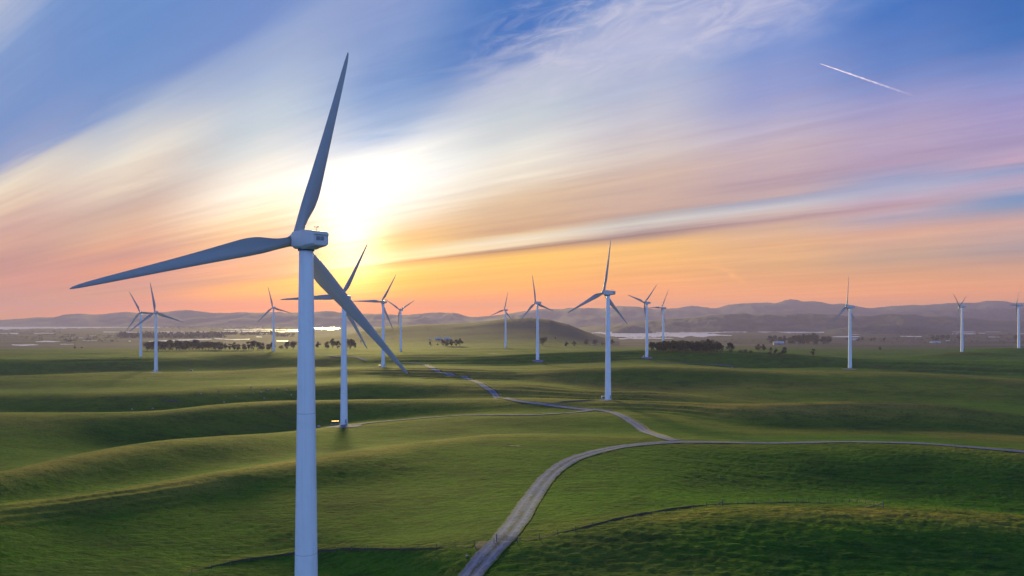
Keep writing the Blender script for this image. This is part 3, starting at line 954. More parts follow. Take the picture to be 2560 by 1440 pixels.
def blade_mesh():
    L = 39.0
    st = [  # span fraction, chord, thickness ratio, twist deg, sweep of pitch axis (fraction of chord ahead)
        (0.00, 1.90, 1.0, 18, 0.50), (0.035, 1.90, 1.0, 18, 0.50), (0.07, 2.10, 0.85, 17, 0.46), (0.12, 2.75, 0.55, 15, 0.38), (0.17, 3.30, 0.38, 13, 0.33),
        (0.22, 3.40, 0.30, 11, 0.31), (0.30, 3.10, 0.25, 8.5, 0.30), (0.40, 2.65, 0.22, 6, 0.30), (0.50, 2.25, 0.20, 4.5, 0.30), (0.60, 1.90, 0.18, 3, 0.30),
        (0.70, 1.58, 0.17, 2, 0.30), (0.80, 1.28, 0.16, 1, 0.30), (0.90, 0.95, 0.15, 0.3, 0.30), (0.96, 0.65, 0.15, 0, 0.30), (0.99, 0.35, 0.15, 0, 0.30), (1.0, 0.08, 0.2, 0, 0.30)]
    fr = np.array([s_[0] for s_ in st])
    fs = np.unique(np.concatenate([fr, np.linspace(0, 1, 34)]))
    ch = pchip(fr, [s_[1] for s_ in st], fs); th = pchip(fr, [s_[2] for s_ in st], fs)
    tw = pchip(fr, [s_[3] for s_ in st], fs); ax = pchip(fr, [s_[4] for s_ in st], fs)
    n = 20
    rings = []
    for f_, c, t_, a, x0 in zip(fs, ch, th, tw, ax):
        ring = []
        rd = min(1.0, max(0.0, (t_ - 0.38) / 0.6))
        for k in range(n):
            p = 2 * math.pi * k / n
            cx_ = 0.5 - 0.5 * math.cos(p)                # 0 leading edge, 1 trailing edge
            yc = 0.5 * t_ * math.sin(p)                  # circle
            ya = 0.5 * t_ * math.sin(p) * (1.35 * (1 - cx_) ** 0.55 + 0.12) if abs(math.sin(p)) > 1e-6 else 0
            ya = math.copysign(abs(ya), math.sin(p))
            y = rd * yc + (1 - rd) * ya
            X = (cx_ - x0) * c; Yv = y * c
            ar = R(a)
            ring.append((X * math.cos(ar) - Yv * math.sin(ar), X * math.sin(ar) + Yv * math.cos(ar) + 0.9 * f_ * f_, 1.0 + f_ * L))
        rings.append(ring)
    return rings


def make_turbine():
    root = bpy.data.objects.new('wind_turbine', None); COL.objects.link(root)
    root.empty_display_size = 3
    tag(root, None, 'wind turbine', 'wind turbines standing across the green hills')
    # tower: three conical cans with slightly proud flange seams
    H = 78.2; rb, rt = 2.35, 1.33
    rings = []
    zs = [-2.0, 0, 3]
    zs += [H]
    for k in range(1, 16): zs.append(k * 5.0 + 0.7)
    zs = sorted(z for z in set(zs) if z <= H)
    for z in zs:
        r_ = rb + (rt - rb) * max(z, 0) / H
        rings.append([(r_ * math.cos(2*math.pi*k/48), r_ * math.sin(2*math.pi*k/48), z) for k in range(48)])
    tw = MB().loft(rings).build('tower', PAINT, root, smooth=True)
    for a in (20.0, 46.8):
        r_ = rb + (rt - rb) * a / H + 0.012
        fl = MB().tube((0, 0, a - 0.05), (0, 0, a + 0.05), r_, r_, 48, caps=False).build('flange', SEAM, tw, smooth=True)
    m = MB()
    m.tube((0, 0, -2.2), (0, 0, 0.16), 3.0, 2.9, 40)
    for k in range(28):
        a = 2 * math.pi * k / 28
        m.tube((2.75*math.cos(a), 2.75*math.sin(a), 0.16), (2.75*math.cos(a), 2.75*math.sin(a), 0.34), 0.06, None, 6)
    m.build('foundation', CONC, root)
    d = MB()
    d.box(-0.5, 0.5, -2.46, -2.2, 1.6, 3.8)
    door = d.build('door', mat_door, root); bevel(door, 0.05)
    st = MB()
    for k in range(6): st.box(-0.6, 0.6, -4.0 + k * 0.28, -3.72 + k * 0.28, 0.25 * k + 0.15, 0.25 * k + 0.22)
    st.box(-0.65, -0.6, -4.0, -2.3, 0.05, 0.12); st.box(0.6, 0.65, -4.0, -2.3, 0.05, 0.12)
    st.box(-0.6, 0.6, -2.4, -2.3, 1.45, 1.58)
    for sx in (-0.64, 0.64):
        st.tube((sx, -3.95, 0.2), (sx, -3.95, 1.2), 0.03, None, 6); st.tube((sx, -2.45, 1.5), (sx, -2.45, 2.6), 0.03, None, 6)
        st.tube((sx, -3.95, 1.2), (sx, -2.45, 2.6), 0.03, None, 6)
    st.build('steps', STEEL, root)
    # nacelle (rotor end towards +Y)
    def sec(y, w_, zt, zb, ch, cb):
        # octagonal cross-section with chamfered shoulders and belly
        return [(-w_+cb, y, zb), (w_-cb, y, zb), (w_, y, zb+cb*0.9), (w_, y, zt-ch*0.6), (w_-ch, y, zt), (-w_+ch, y, zt), (-w_, y, zt-ch*0.6), (-w_, y, zb+cb*0.9)]
    n = MB()
    n.loft([sec(-6.0, 1.45, 1.15, -0.95, .45, .35), sec(-5.8, 1.62, 1.45, -1.15, .5, .45), sec(-3.4, 1.80, 1.68, -1.45, .55, .55), sec(-1.8, 1.85, 1.74, -1.78, .55, .55),
            sec(1.9, 1.85, 1.74, -1.80, .55, .55), sec(2.7, 1.75, 1.66, -1.66, .55, .55), sec(3.0, 1.45, 1.40, -1.40, .5, .5)])
    nac = n.build('nacelle', SHELLP, root, loc=(0, 0, 80.0)); bevel(nac, 0.08, 2, 20)
    nac.rotation_euler = (R(4), 0, 0)
    y = MB(); y.tube((0, 0, 77.9), (0, 0, 78.5), 1.55, 1.5, 40); y.build('yaw_ring', DARK, root, smooth=False)
    # rear visor, grille, roof hatch, wind vane
    v = MB(); v.loft([sec(-6.45, 1.40, 1.30, 0.95, .35, .12), sec(-5.7, 1.66, 1.56, 0.90, .4, .12), sec(-3.6, 1.82, 1.74, 0.95, .4, .12)])
    vo = v.build('roof_visor', SHELLP, nac); bevel(vo, 0.05, 2, 20)
    gl = MB(); gl.box(-0.95, 0.55, -6.06, -5.95, -0.12, 0.62)
    go = gl.build('vent_grille', DARK, nac)
    sl = MB()
    for k in range(5): sl.box(-0.95, 0.55, -6.10, -6.065, -0.08 + k * 0.15, -0.01 + k * 0.15)
    sl.box(-0.23, -0.13, -6.11, -6.066, -0.10, 0.60)
    sl.build('grille_slats', STEEL, nac)
    hh = MB(); hh.box(-0.7, 0.7, -0.4, 1.6, 1.70, 1.92); ho = hh.build('roof_hatch', SHELLP, nac); bevel(ho, 0.05)
    wv = MB(); wv.tube((0.4, -3.2, 1.6), (0.4, -3.2, 2.6), 0.035, None, 8); wv.tube((0.05, -3.2, 2.35), (0.75, -3.2, 2.35), 0.025, None, 6)
    wv.tube((0.05, -3.2, 2.35), (0.05, -3.2, 2.6), 0.09, 0.05, 8); wv.box(0.68, 0.72, -3.5, -3.0, 2.4, 2.62)
    wv.build('wind_vane', DARK, nac)
    # rotor: spinner with three blades
    rg = []
    for yy, r_ in ((-1.15, 1.15), (-1.1, 1.30), (-0.5, 1.42), (0.4, 1.42), (0.9, 1.30), (1.35, 0.98), (1.65, 0.55), (1.78, 0.12)):
        rg.append([(r_ * math.cos(-2*math.pi*k/36), yy, r_ * math.sin(-2*math.pi*k/36)) for k in range(36)])
    hub = MB().loft(rg).build('rotor_hub', SHELLP, root, smooth=True, loc=(0, 4.25, 80.3))
    hub.rotation_mode = 'YXZ'
    rings = blade_mesh()
    mb = MB().loft(rings)
    mb.tube((0, 0, 0.9), (0, 0, 1.35), 1.03, 1.03, 30)
    b0 = mb.build('blade', BLADEP, hub, smooth=True)
    b0.rotation_euler = (0, 0, 0)
    for k in (1, 2):
        b = b0.copy(); COL.objects.link(b); b.parent = hub; b.rotation_euler = (0, R(-120 * k), 0)
    return root

mat_door = mat_basic('door_paint', (0.30, 0.32, 0.34), 0.5, 0.1, 2)


def copy_tree(o, parent=None):
    c = o.copy(); COL.objects.link(c)
    if parent: c.parent = parent
    for ch in list(o.children): copy_tree(ch, c)
    return c


def set_turbine(o, X, Y, z, yaw, phi, label):
    o.location = (X, Y, z); o.rotation_euler = (0, 0, R(yaw))
    for c in o.children:
        if c.name.startswith('rotor_hub'): c.rotation_euler = (R(5), R(-(phi - 90)), 0)
    o['label'] = label

T_LABELS = [
 'second largest white turbine, beside the gravel pad just right of the nearest tower',
 'tall white turbine above the road fork, standing on the brown knoll',
 'white turbine before the left tree row, nearer of the overlapping far left pair',
 'smaller white turbine half overlapped at far left, rear one of that pair',
 'small turbine between the left tree row and the nearest tower',
 'mid sized turbine with a pale base at the far end of the gravel road',
 'small turbine with a V of two raised blades, in front of the low round hill',
 'smallest turbine in the gap left of the domed hill top',
 'mid sized turbine standing in front of the domed hill summit',
 'turbine with one blade hidden along its tower, at left end of the dark grove',
 'small turbine rising from the middle of the dark grove',
 'turbine on the long green ridge right of the white roofed farm',
 'turbine with narrow V rotor right of the far pools, on the grey green rise',
 'turbine cut by the right edge of the picture']
proto = make_turbine()
D1 = 142.0
set_turbine(proto, (765.5 - CX) / F * D1, D1, (798 - 600) / F * D1 - 80 + CAMZ, 42, 75.5, 'nearest and largest white turbine, its tower running out of the bottom of the picture')
YAW = {0: 42, 1: 42}
for i, (px, yb, yh, phi) in enumerate(TURB):
    o = copy_tree(proto)
    D = 80.0 * F / (yb - yh)
    set_turbine(o, (px - CX) / F * D, D, (HY - yb) / F * D + CAMZ, 42, phi, T_LABELS[i])


# ------------------------------------------------------------------ boxes, gate, fences, posts, rocks
def transformer(px, py, rot, label, orange=False):
    X, Y = hit(px, py)
    e = bpy.data.objects.new('transformer_box', None); COL.objects.link(e)
    e.location = (X, Y, gz(X, Y)); e.rotation_euler = (0, 0, R(rot))
    tag(e, label, 'transformer box', 'transformer boxes by the turbine towers')
    s_ = MB().box(-1.4, 1.4, -1.2, 1.2, -0.5, 0.28).build('plinth', CONC, e)
    bx = MB().box(-1.15, 1.15, -0.9, 0.9, 0.28, 1.75).build('cabinet', BOXM2 if orange else BOXM, e); bevel(bx, 0.05)
    ld = MB(); ld.loft([[(-1.25,-1.0,1.75),(1.25,-1.0,1.75),(1.25,1.0,1.75),(-1.25,1.0,1.75)], [(-1.2,-0.95,1.9),(1.2,-0.95,1.9),(1.1,0.9,2.02),(-1.1,0.9,2.02)]])
    l_ = ld.build('lid', LIDM if orange else BOXM, e); bevel(l_, 0.03)
    dr = MB(); dr.box(-1.05, -0.03, -0.94, -0.91, 0.36, 1.66); dr.box(0.03, 1.05, -0.94, -0.91, 0.36, 1.66)
    dr.build('door', DARKG, e)
    return e
BOXM = mat_basic('pale_cabinet_paint', (0.55, 0.56, 0.55), 0.5, 0.08, 2)
BOXM2 = mat_basic('brown_cabinet_paint', (0.10, 0.06, 0.05), 0.5, 0.2, 2)
LIDM = mat_basic('sun_glint_lid', (0.70, 0.26, 0.05), 0.55, 0.08, 2, metal=0.5)  # orange of the sun's reflection put into the lid colour
DARKG = mat_basic('dark_green_paint', (0.05, 0.08, 0.06), 0.5, 0.1, 2)
b0 = transformer(838, 1060, 8, 'brown transformer box with a lid coloured sun-glint orange beside the tower on the gravel pad', True)
b0.scale = (2.0, 1.2, 1.0)
transformer(1508, 996, 10, 'pale transformer box left of the tower on the brown knoll')
transformer(950, 916, 10, 'pale transformer box at foot of the tower by the end of the gravel road')
transformer(384, 929, 10, 'pale transformer box at foot of the nearer far left tower')
t5 = transformer(478, 927, 10, 'low pale equipment box alone on the ridge right of the far left pair')
t5.scale = (1.5, 1, .7)
transformer(1610, 893, 10, 'pale transformer box at the tower left of the dark grove')
transformer(2538, 869, 10, 'small transformer box at the tower on the right edge')

ROCKM = mat_basic('pale_rock', (0.34, 0.31, 0.30), 0.95, 0.3, 1.5, bump=0.6)
def rock(px, py, r_, label, seed):
    X, Y = hit(px, py); rs = random.Random(seed)
    v = []; f = []; nu, nv = 14, 9
    for i in range(nv):
        th = math.pi * i / (nv - 1)
        for j in range(nu):
            ph = 2 * math.pi * j / nu
            k = 1 + 0.35 * float(perlin(math.cos(ph) * math.sin(th) * 1.6 + seed * 3.1, math.sin(ph) * math.sin(th) * 1.6 + math.cos(th) * 1.7))
            v.append((r_*1.25*k*math.sin(th)*math.cos(ph), r_*k*math.sin(th)*math.sin(ph), r_*0.8*k*math.cos(th)))
    for i in range(nv - 1):
        for j in range(nu): f.append((i*nu+j, (i+1)*nu+j, (i+1)*nu+(j+1) % nu, i*nu+(j+1) % nu))
    o = mesh_obj('boulder', v, f, ROCKM, smooth=True, loc=(X, Y, gz(X, Y) + r_ * 0.35))
    tag(o, label, 'boulder')
rock(797, 1068, 1.1, 'pale boulder at the left tip of the gravel pad', 3)
rock(1167, 1390, 0.22, 'small white stone in dark grass left of the gravel road', 5)

_rk = random.Random(4)
for k_, (x_, y_) in enumerate([(502, 985), (548, 978), (588, 992), (628, 968), (634, 984), (652, 981), (668, 975), (694, 972), (716, 976), (728, 988), (382, 1022), (330, 1024), (560, 1006), (660, 996)]):
    rock(x_, y_, _rk.uniform(0.55, 0.9), 'small pale stone scattered on the grassy slope left of the nearest tower', k_ + 20)
    for o_ in COL.objects:
        if o_.name.startswith('boulder') and 'scattered' in o_.get('label', ''): o_['group'] = 'stones scattered on the left slope'
WOOD = mat_basic('weathered_wood', (0.10, 0.085, 0.07), 0.9, 0.3, 3, bump=0.4)
WIRE = mat_basic('fence_wire', (0.10, 0.09, 0.085), 0.6, 0.2, 3, metal=0.5)

# farm gate across the road
def gate():
    (x0, y0), (x1, y1) = hit(1241, 1355), hit(1294, 1356)
    e = bpy.data.objects.new('farm_gate', None); COL.objects.link(e)
    cx_, cy_ = (x0+x1)/2, (y0+y1)/2
    W = math.hypot(x1-x0, y1-y0) / 2
    e.location = (cx_, cy_, gz(cx_, cy_) + 0.12); e.rotation_euler = (0, 0, math.atan2(y1-y0, x1-x0))
    tag(e, 'dark metal farm gate closed across the gravel road', 'gate')
    g = MB()
    for k in range(5): g.tube((-W+.1, 0, 0.25+k*0.22), (W-.1, 0, 0.25+k*0.22), 0.03, None, 8)
    g.build('rail_panel', WIRE, e)
    fr = MB()
    for x in (-W+.1, 0, W-.1): fr.tube((x, 0, 0.2), (x, 0, 1.18), 0.035, None, 8)
    fr.build('gate_frame', WIRE, e)
    for x in (-W, W):
        p = MB(); p.tube((0, 0, -0.5), (0, 0, 1.5), 0.11, 0.10, 12); p.build('post', WOOD, e, loc=(x, 0, 0))
gate()

def fence(pix, spacing, label, hgt=1.15, sag=True, name='wire_fence'):
    W = smooth_path([hit(*p) for p in pix], spacing)
    e = bpy.data.objects.new(name, None); COL.objects.link(e)
    ox, oy = W[0]; oz = gz(ox, oy); e.location = (ox, oy, oz)
    tag(e, label, 'fence')
    pts = [(x - ox, y - oy, gz(x, y) - oz) for x, y in W]
    rs = random.Random(len(pts))
    pp = MB(); pp.tube((0, 0, -0.4), (0, 0, hgt), 0.075, 0.065, 8)
    first = None
    for p in pts[:95]:
        if first is None:
            first = pp.build('post', WOOD, e); o = first
        else:
            o = first.copy(); COL.objects.link(o); o.parent = e
        o.location = p; o.rotation_euler = (rs.uniform(-.06, .06), rs.uniform(-.06, .06), 0)
    w_ = MB()
    for h in (0.35, 0.65, 0.95):
        for a, b in zip(pts[:-1], pts[1:]):
            w_.tube((a[0], a[1], a[2]+h), (b[0], b[1], b[2]+h), 0.014, None, 4, caps=False)
    w_.build('wires', WIRE, e)
fence([(1300,1356),(1400,1338),(1500,1314),(1600,1292),(1700,1276),(1800,1264)], 4.2, 'wire fence running uphill from the gate to the bent brace post')
fence([(1805,1263),(1900,1259),(2000,1257),(2100,1256),(2160,1259),(2207,1267)], 4.2, 'wire fence along the crest between the two bent brace posts')
fence([(1235,1358),(1190,1366),(1080,1372),(940,1375),(830,1378),(740,1384),(650,1395),(560,1412),(480,1432)], 4.2, 'wire fence falling away left of the gate along the dark ditch')
# low earth ledge that follows the fence line
def ledge(pix, hgt, wid, up=True):
    W = smooth_path([hit(*p) for p in pix], 1.2)
    n = len(W); i = np.arange(n)
    tg = np.gradient(W, axis=0); tg /= np.linalg.norm(tg, axis=1)[:, None]
    nn = np.stack([-tg[:, 1], tg[:, 0]], -1); sg = np.sign((nn * W).sum(1))
    hh = hgt * (0.75 + 0.9 * fbm(i / 9.0, i * 0 + 4.4, 4)) * np.minimum(1, np.minimum(i, n-1-i) / 12.0)
    prof = [(-0.25, -0.05), (0.0, 0.25), (0.18, 0.8), (0.35, 1.0), (1.4, 0.9), (wid, -0.08)]
    B = np.zeros((len(prof), n, 3))
    for b_i, (o_, h_) in enumerate(prof):
        j = 0.25 * fbm(i / 3.0, i * 0 + b_i, 2)
        q_ = W + nn * (sg * (o_ + j))[:, None]
        z = GZ(q_); B[b_i] = np.stack([q_[:, 0], q_[:, 1], z + h_ * np.maximum(hh, 0.02)], -1)
    ob = grid_obj('earth_ledge', B[:4], BANKM); ob['kind'] = 'structure'
    og = grid_obj('ledge_grass', B[3:], GRASS, attrs={'dry_lit': np.full((3, n), .2), 'marsh': np.zeros((3, n)), 'tuft': np.full((3, n), .6)}); og['kind'] = 'structure'
ledge([(1310,1354),(1400,1334),(1500,1310),(1600,1288),(1700,1272),(1800,1262),(1900,1258),(2000,1257),(2100,1258),(2180,1266)], 0.34, 4.0)
ledge([(1180,1367),(1080,1372),(940,1375),(830,1378),(740,1384),(650,1395),(560,1411),(460,1434)], 0.36, 4.0)

def brace(px, py, label, lean):
    X, Y = hit(px, py)
    e = bpy.data.objects.new('brace_post', None); COL.objects.link(e); e.location = (X, Y, gz(X, Y))
    tag(e, label, 'fence brace')
    MB().tube((0, 0, -0.4), (0.1, 0, 1.7), 0.13, 0.12, 12).build('post', WOOD, e)
    MB().tube((lean, 0, 0.05), (0.06, 0, 1.1), 0.10, 0.09, 10).build('strut', WOOD, e)
brace(1806, 1265, 'leaning wooden brace post at the left end of the crest fence', -2.0)
brace(2207, 1270, 'heavier leaning brace post at the right end of the crest fence', -4.4)

X, Y = hit(1364, 914)
po = MB().tube((0, 0, -0.5), (0, 0, 9.0), 0.16, 0.12, 10).build('pole', WOOD, loc=(X, Y, gz(X, Y)))
po.name = 'utility_pole'; MBa = MB().box(-0.9, 0.9, -0.06, 0.06, 8.2, 8.4).build('crossarm', WOOD, po)
tag(po, 'thin dark pole standing in grass right of the turbine before the domed hill', 'pole')


# ------------------------------------------------------------------ trees
LEAF = []
for nm, a, b_ in (('dark_leaves', (0.020, 0.032, 0.018), (0.048, 0.062, 0.030)), ('olive_leaves', (0.036, 0.040, 0.022), (0.080, 0.078, 0.042)), ('dull_red_leaves', (0.06, 0.035, 0.025), (0.12, 0.07, 0.05))):
    m = bpy.data.materials.new(nm); m.use_nodes = True
    g = NT(m.node_tree); bs = g.n['Principled BSDF']
    tcn = g.new('ShaderNodeTexCoord'); nz = g.noise(tcn.outputs['Object'], 2.6, 5.0, 0.7)
    oi = g.new('ShaderNodeObjectInfo')
    f_ = g.math('ADD', g.step(nz, 0.38, 0.62), g.math('MULTIPLY', g.math('SUBTRACT', oi.outputs['Random'], 0.5), 0.6), clamp=True)
    g.l.new(g.mix(f_, a + (1,), b_ + (1,)), bs.inputs['Base Color'])
    bs.inputs['Roughness'].default_value = 0.8; bs.inputs['Specular IOR Level'].default_value = 0.2
    LEAF.append(m)
BARK = mat_basic('bark', (0.07, 0.055, 0.045), 0.95, 0.3, 6, bump=0.5)


ORDERED = {'trees of the looser windbreak', 'clump left of the nearest tower', 'clump behind the second largest turbine', 'clump in front of the pale sheds',
           'low bushes right of the dark grove', 'trees round the white roofed farm', 'thin tree line right of the ridge turbine', 'clump behind the long pale shed'}


def crown_mesh(seed, wid, low, style):
    """unit-height tree: leaf clumps spread round several limb ends"""
    rs = np.random.RandomState(seed)
    v = []; f = []
    nl = 9 if style != 'tall' else 8
    cs = []
    for k in range(nl):
        a = rs.uniform(0, 2 * math.pi); z = low + (1 - low) * rs.uniform(0.12, 0.88)
        prof = math.sin(math.pi * min(0.98, max(0.12, (z - low) / (1 - low)))) ** 0.6
        rr = wid * 0.5 * prof * rs.uniform(0.3, 0.8)
        cs.append((rr * math.cos(a), rr * math.sin(a), z, wid * rs.uniform(0.16, 0.27)))
    cs.append((0, 0, 0.86, wid * 0.2)); cs.append((0, 0, (1 + low) / 2, wid * 0.3))
    for cx_, cy_, cz, r_ in cs:
        for k in range(105):
            d = rs.normal(size=3); d /= np.linalg.norm(d)
            p = np.array([cx_, cy_, cz]) + d * r_ * rs.uniform(0.45, 1.1) * np.array([1, 1, 0.8])
            if p[2] > 1.02 or p[2] < low * 0.7: continue
            sz = 0.030 * rs.uniform(0.7, 1.7)
            a = rs.normal(size=3); a /= np.linalg.norm(a); b = np.cross(a, rs.normal(size=3)); b /= np.linalg.norm(b)
            n = len(v)
            v += [p - a*sz, p + b*sz*.8, p + a*sz, p - b*sz*.8]; f.append((n, n+1, n+2, n+3))
    return v, f


def trunk_mesh(seed, low):
    rs = random.Random(seed); m = MB()
    m.tube((0, 0, -0.04), (0.01, 0, low + 0.12), 0.030, 0.018, 8)
    for k in range(5):
        a = rs.uniform(0, 6.28); m.tube((0.005, 0, low * rs.uniform(.7, 1.2)), (0.16*math.cos(a), 0.16*math.sin(a), low + rs.uniform(.25, .45)), 0.013, 0.006, 6)
    return m.v, m.f

PROTO = []
for sd, wd_, lo, sty in ((1, 0.95, 0.06, 'round'), (2, 0.80, 0.14, 'round'), (3, 1.15, 0.03, 'round'), (4, 0.60, 0.08, 'tall'), (5, 1.0, 0.05, 'round'), (6, 0.72, 0.10, 'tall'), (7, 1.5, 0.02, 'bush')):
    cv, cf = crown_mesh(sd, wd_, lo, sty); tv, tf_ = trunk_mesh(sd, lo)
    cme = []
    for lm in LEAF:
        me = bpy.data.meshes.new('crown'); me.from_pydata([tuple(map(float, p)) for p in cv], [], cf); me.materials.append(lm); me.update(); cme.append(me)
    tme = bpy.data.meshes.new('trunk'); tme.from_pydata([tuple(map(float, p)) for p in tv], [], tf_); tme.materials.append(BARK); tme.update()
    PROTO.append((cme, tme, wd_))

ORD = ['first', 'second', 'third', 'fourth', 'fifth', 'sixth', 'seventh', 'eighth', 'ninth', 'tenth', 'eleventh', 'twelfth', 'thirteenth', 'fourteenth']
_cnt = {}
_tr = random.Random(11)
def tree(px, py, hpx, label, group=None, kind=None, leaf=0, cat='tree', name=None):
    if group and group in ORDERED:
        n_ = _cnt.get(group, 0); _cnt[group] = n_ + 1
        label = ORD[n_] + ' from the left, ' + label
    X, Y = hit(px, py, 1150)
    H = hpx * Y / F
    k = kind if kind is not None else _tr.randrange(6)
    cme, tme, wd_ = PROTO[k]
    e = bpy.data.objects.new(name or ('shrub' if k == 6 else 'tree'), None); COL.objects.link(e)
    e.location = (X, Y, gz(X, Y) - 0.02 * H); e.scale = (H * _tr.uniform(.9, 1.15), H * _tr.uniform(.9, 1.15), H); e.rotation_euler = (0, 0, _tr.uniform(0, 6.28))
    tag(e, label, cat, group)
    for nm, me in (('crown', cme[leaf]), ('trunk', tme)):
        c = bpy.data.objects.new(nm, me); COL.objects.link(c); c.parent = e

g1_ = 'trees of the left windbreak row'; l1 = 'dark tree in the dense windbreak row behind the far left pair of turbines'
x = 368
while x < 548:
    tree(x, 877 - (x - 368) * 0.012, _tr.uniform(19, 27), l1, g1_, _tr.choice([0, 2, 4, 2]), 0); x += _tr.uniform(7, 10)
g2_ = 'trees of the looser windbreak'; l2 = 'dark tree in the looser row left of the windbreak turbine'
x = 554
while x < 680:
    tree(x, 875, _tr.uniform(15, 24), l2, g2_, _tr.choice([0, 1, 3, 5, 4]), _tr.choice([0, 1])); x += _tr.uniform(9, 13)
for a in ((704, 872, 9, 6), (718, 873, 19, 0), (733, 873, 20, 2)):
    tree(a[0], a[1], a[2], 'dark tree in the clump left of the nearest tower', 'clump left of the nearest tower', a[3], 0)
for a in ((795, 870, 17, 1), (818, 871, 18, 4), (832, 870, 25, 5), (844, 871, 19, 0), (875, 873, 26, 2), (886, 870, 14, 0)):
    tree(a[0], a[1], a[2], 'brown green tree behind the second largest turbine', 'clump behind the second largest turbine', a[3], 1)
tree(902, 856, 6, 'tiny lone tree right of the clump behind the second largest turbine', kind=3)
for a in ((1108, 864, 14, 0), (1118, 865, 15, 4), (1129, 865, 17, 1), (1141, 865, 16, 0), (1150, 865, 20, 5)):
    tree(a[0], a[1], a[2], 'dark tree in the tight clump below the pale sheds', 'clump in front of the pale sheds', a[3], 0)
tree(1075, 863, 9, 'small round tree left of the clump by the pale sheds', kind=0)
tree(1094, 863, 4, 'tiny bush between the small round tree and the shed clump', kind=6, cat='bush')
tree(1357, 864, 21, 'leaning dark tree just right of the turbine before the domed hill', kind=2)
tree(1365, 853, 11, 'smaller tree behind the leaning tree by the domed hill turbine', kind=0, leaf=1)
tree(1388, 848, 6, 'tiny distant tree at the foot of the domed hill', kind=0, leaf=1)
tree(1416, 867, 14, 'left one of two lone trees standing apart before the big lake', kind=1)
tree(1436, 866, 13, 'right one of two lone trees standing apart before the big lake', kind=0)
tree(1467, 861, 12, 'tree left of the three by the near lake shore', kind=4)
tree(1487, 863, 14, 'middle tree by the near lake shore', kind=2)
tree(1506, 863, 7, 'low bush by the near lake shore', kind=6, cat='bush')
tree(1531, 862, 15, 'tree just right of the tall turbine, by the near lake shore', kind=5)
g3_ = 'trees of the dark grove'; l3 = 'dark evergreen in the dense grove below the big lake'
x = 1628
while x < 1806:
    b_ = 877 + (x - 1628) * 0.045
    tree(x, b_, _tr.uniform(20, 27) * (1.0 if x > 1650 else .85), l3, g3_, _tr.choice([0, 2, 4, 5, 2]), 0); x += _tr.uniform(5.5, 8)
x = 1660
while x < 1795:
    tree(x, 874, _tr.uniform(20, 25), l3, g3_, _tr.choice([0, 2, 4]), 0); x += _tr.uniform(10, 14)
tree(1770, 876, 30, 'tallest evergreen rising out of the dark grove', kind=5)
tree(1826, 884, 26, 'single dark tree just right of the dark grove', kind=0)
for a in ((1852, 888, 9), (1864, 889, 11), (1876, 890, 9)):
    tree(a[0], a[1], a[2], 'low bush beside the dark grove', 'low bushes right of the dark grove', 6, 1, 'bush')
tree(1896, 876, 16, 'left half of the tree pair beyond the low bushes', kind=4)
tree(1908, 877, 17, 'right half of the tree pair beyond the low bushes', kind=1)
g4_ = 'trees round the white roofed farm'; l4 = 'dark tree in the clump round the white roofed barn'
for a in ((1926, 859, 20, 0), (1937, 860, 22, 4), (1950, 859, 17, 0), (1961, 860, 22, 1), (1975, 860, 18, 4), (1987, 860, 22, 0), (1998, 861, 24, 2), (2010, 861, 26, 4), (2022, 861, 25, 0), (2034, 861, 30, 5), (2043, 862, 22, 1)):
    tree(a[0], a[1], a[2], l4, g4_, a[3], 0)
tree(2058, 862, 21, 'dark round tree at the right end of the farm clump', kind=0); tree(2070, 862, 22, 'outermost dark tree right of the farm clump', kind=2)
tree(1927, 880, 12, 'dull red bushy tree in the field below the white roofed barn', kind=0, leaf=2)
tree(1940, 884, 14, 'small dark tree right of the dull red one', kind=1)
tree(1962, 885, 18, 'larger dark tree in the field below the farm', kind=4)
tree(1952, 892, 9, 'pale shrub in front of the larger field tree', kind=6, leaf=1, cat='bush')
tree(1925, 894, 8, 'pale shrub at the left of the field below the farm', kind=6, leaf=1, cat='bush')
tree(2033, 890, 18, 'pale bare looking tree alone in the field below the farm', kind=3, leaf=1)
for a in ((2118, 852, 9, 0), (2147, 853, 9, 4), (2156, 853, 10, 0), (2178, 853, 9, 1), (2186, 853, 11, 5), (2200, 853, 11, 3), (2211, 854, 10, 0)):
    tree(a[0], a[1], a[2], 'small tree in the thin line by the ridge turbine', 'thin tree line right of the ridge turbine', a[3], 0)
for a in ((2332, 852, 14, 0), (2344, 852, 15, 4), (2356, 852, 15, 2), (2370, 851, 14, 0)):
    tree(a[0], a[1], a[2], 'dark tree in the clump behind the long pale shed', 'clump behind the long pale shed', a[3], 0)
tree(2396, 851, 14, 'dark tree just left of the turbine with narrow V rotor', kind=1)
tree(2540, 851, 14, 'dark tree behind the turbine on the right edge', kind=0)
tree(187, 873, 9, 'lone dark tree in the plain at far left', kind=3)
tree(204, 871, 4, 'tiny bush right of the lone far left tree', kind=6, cat='bush')

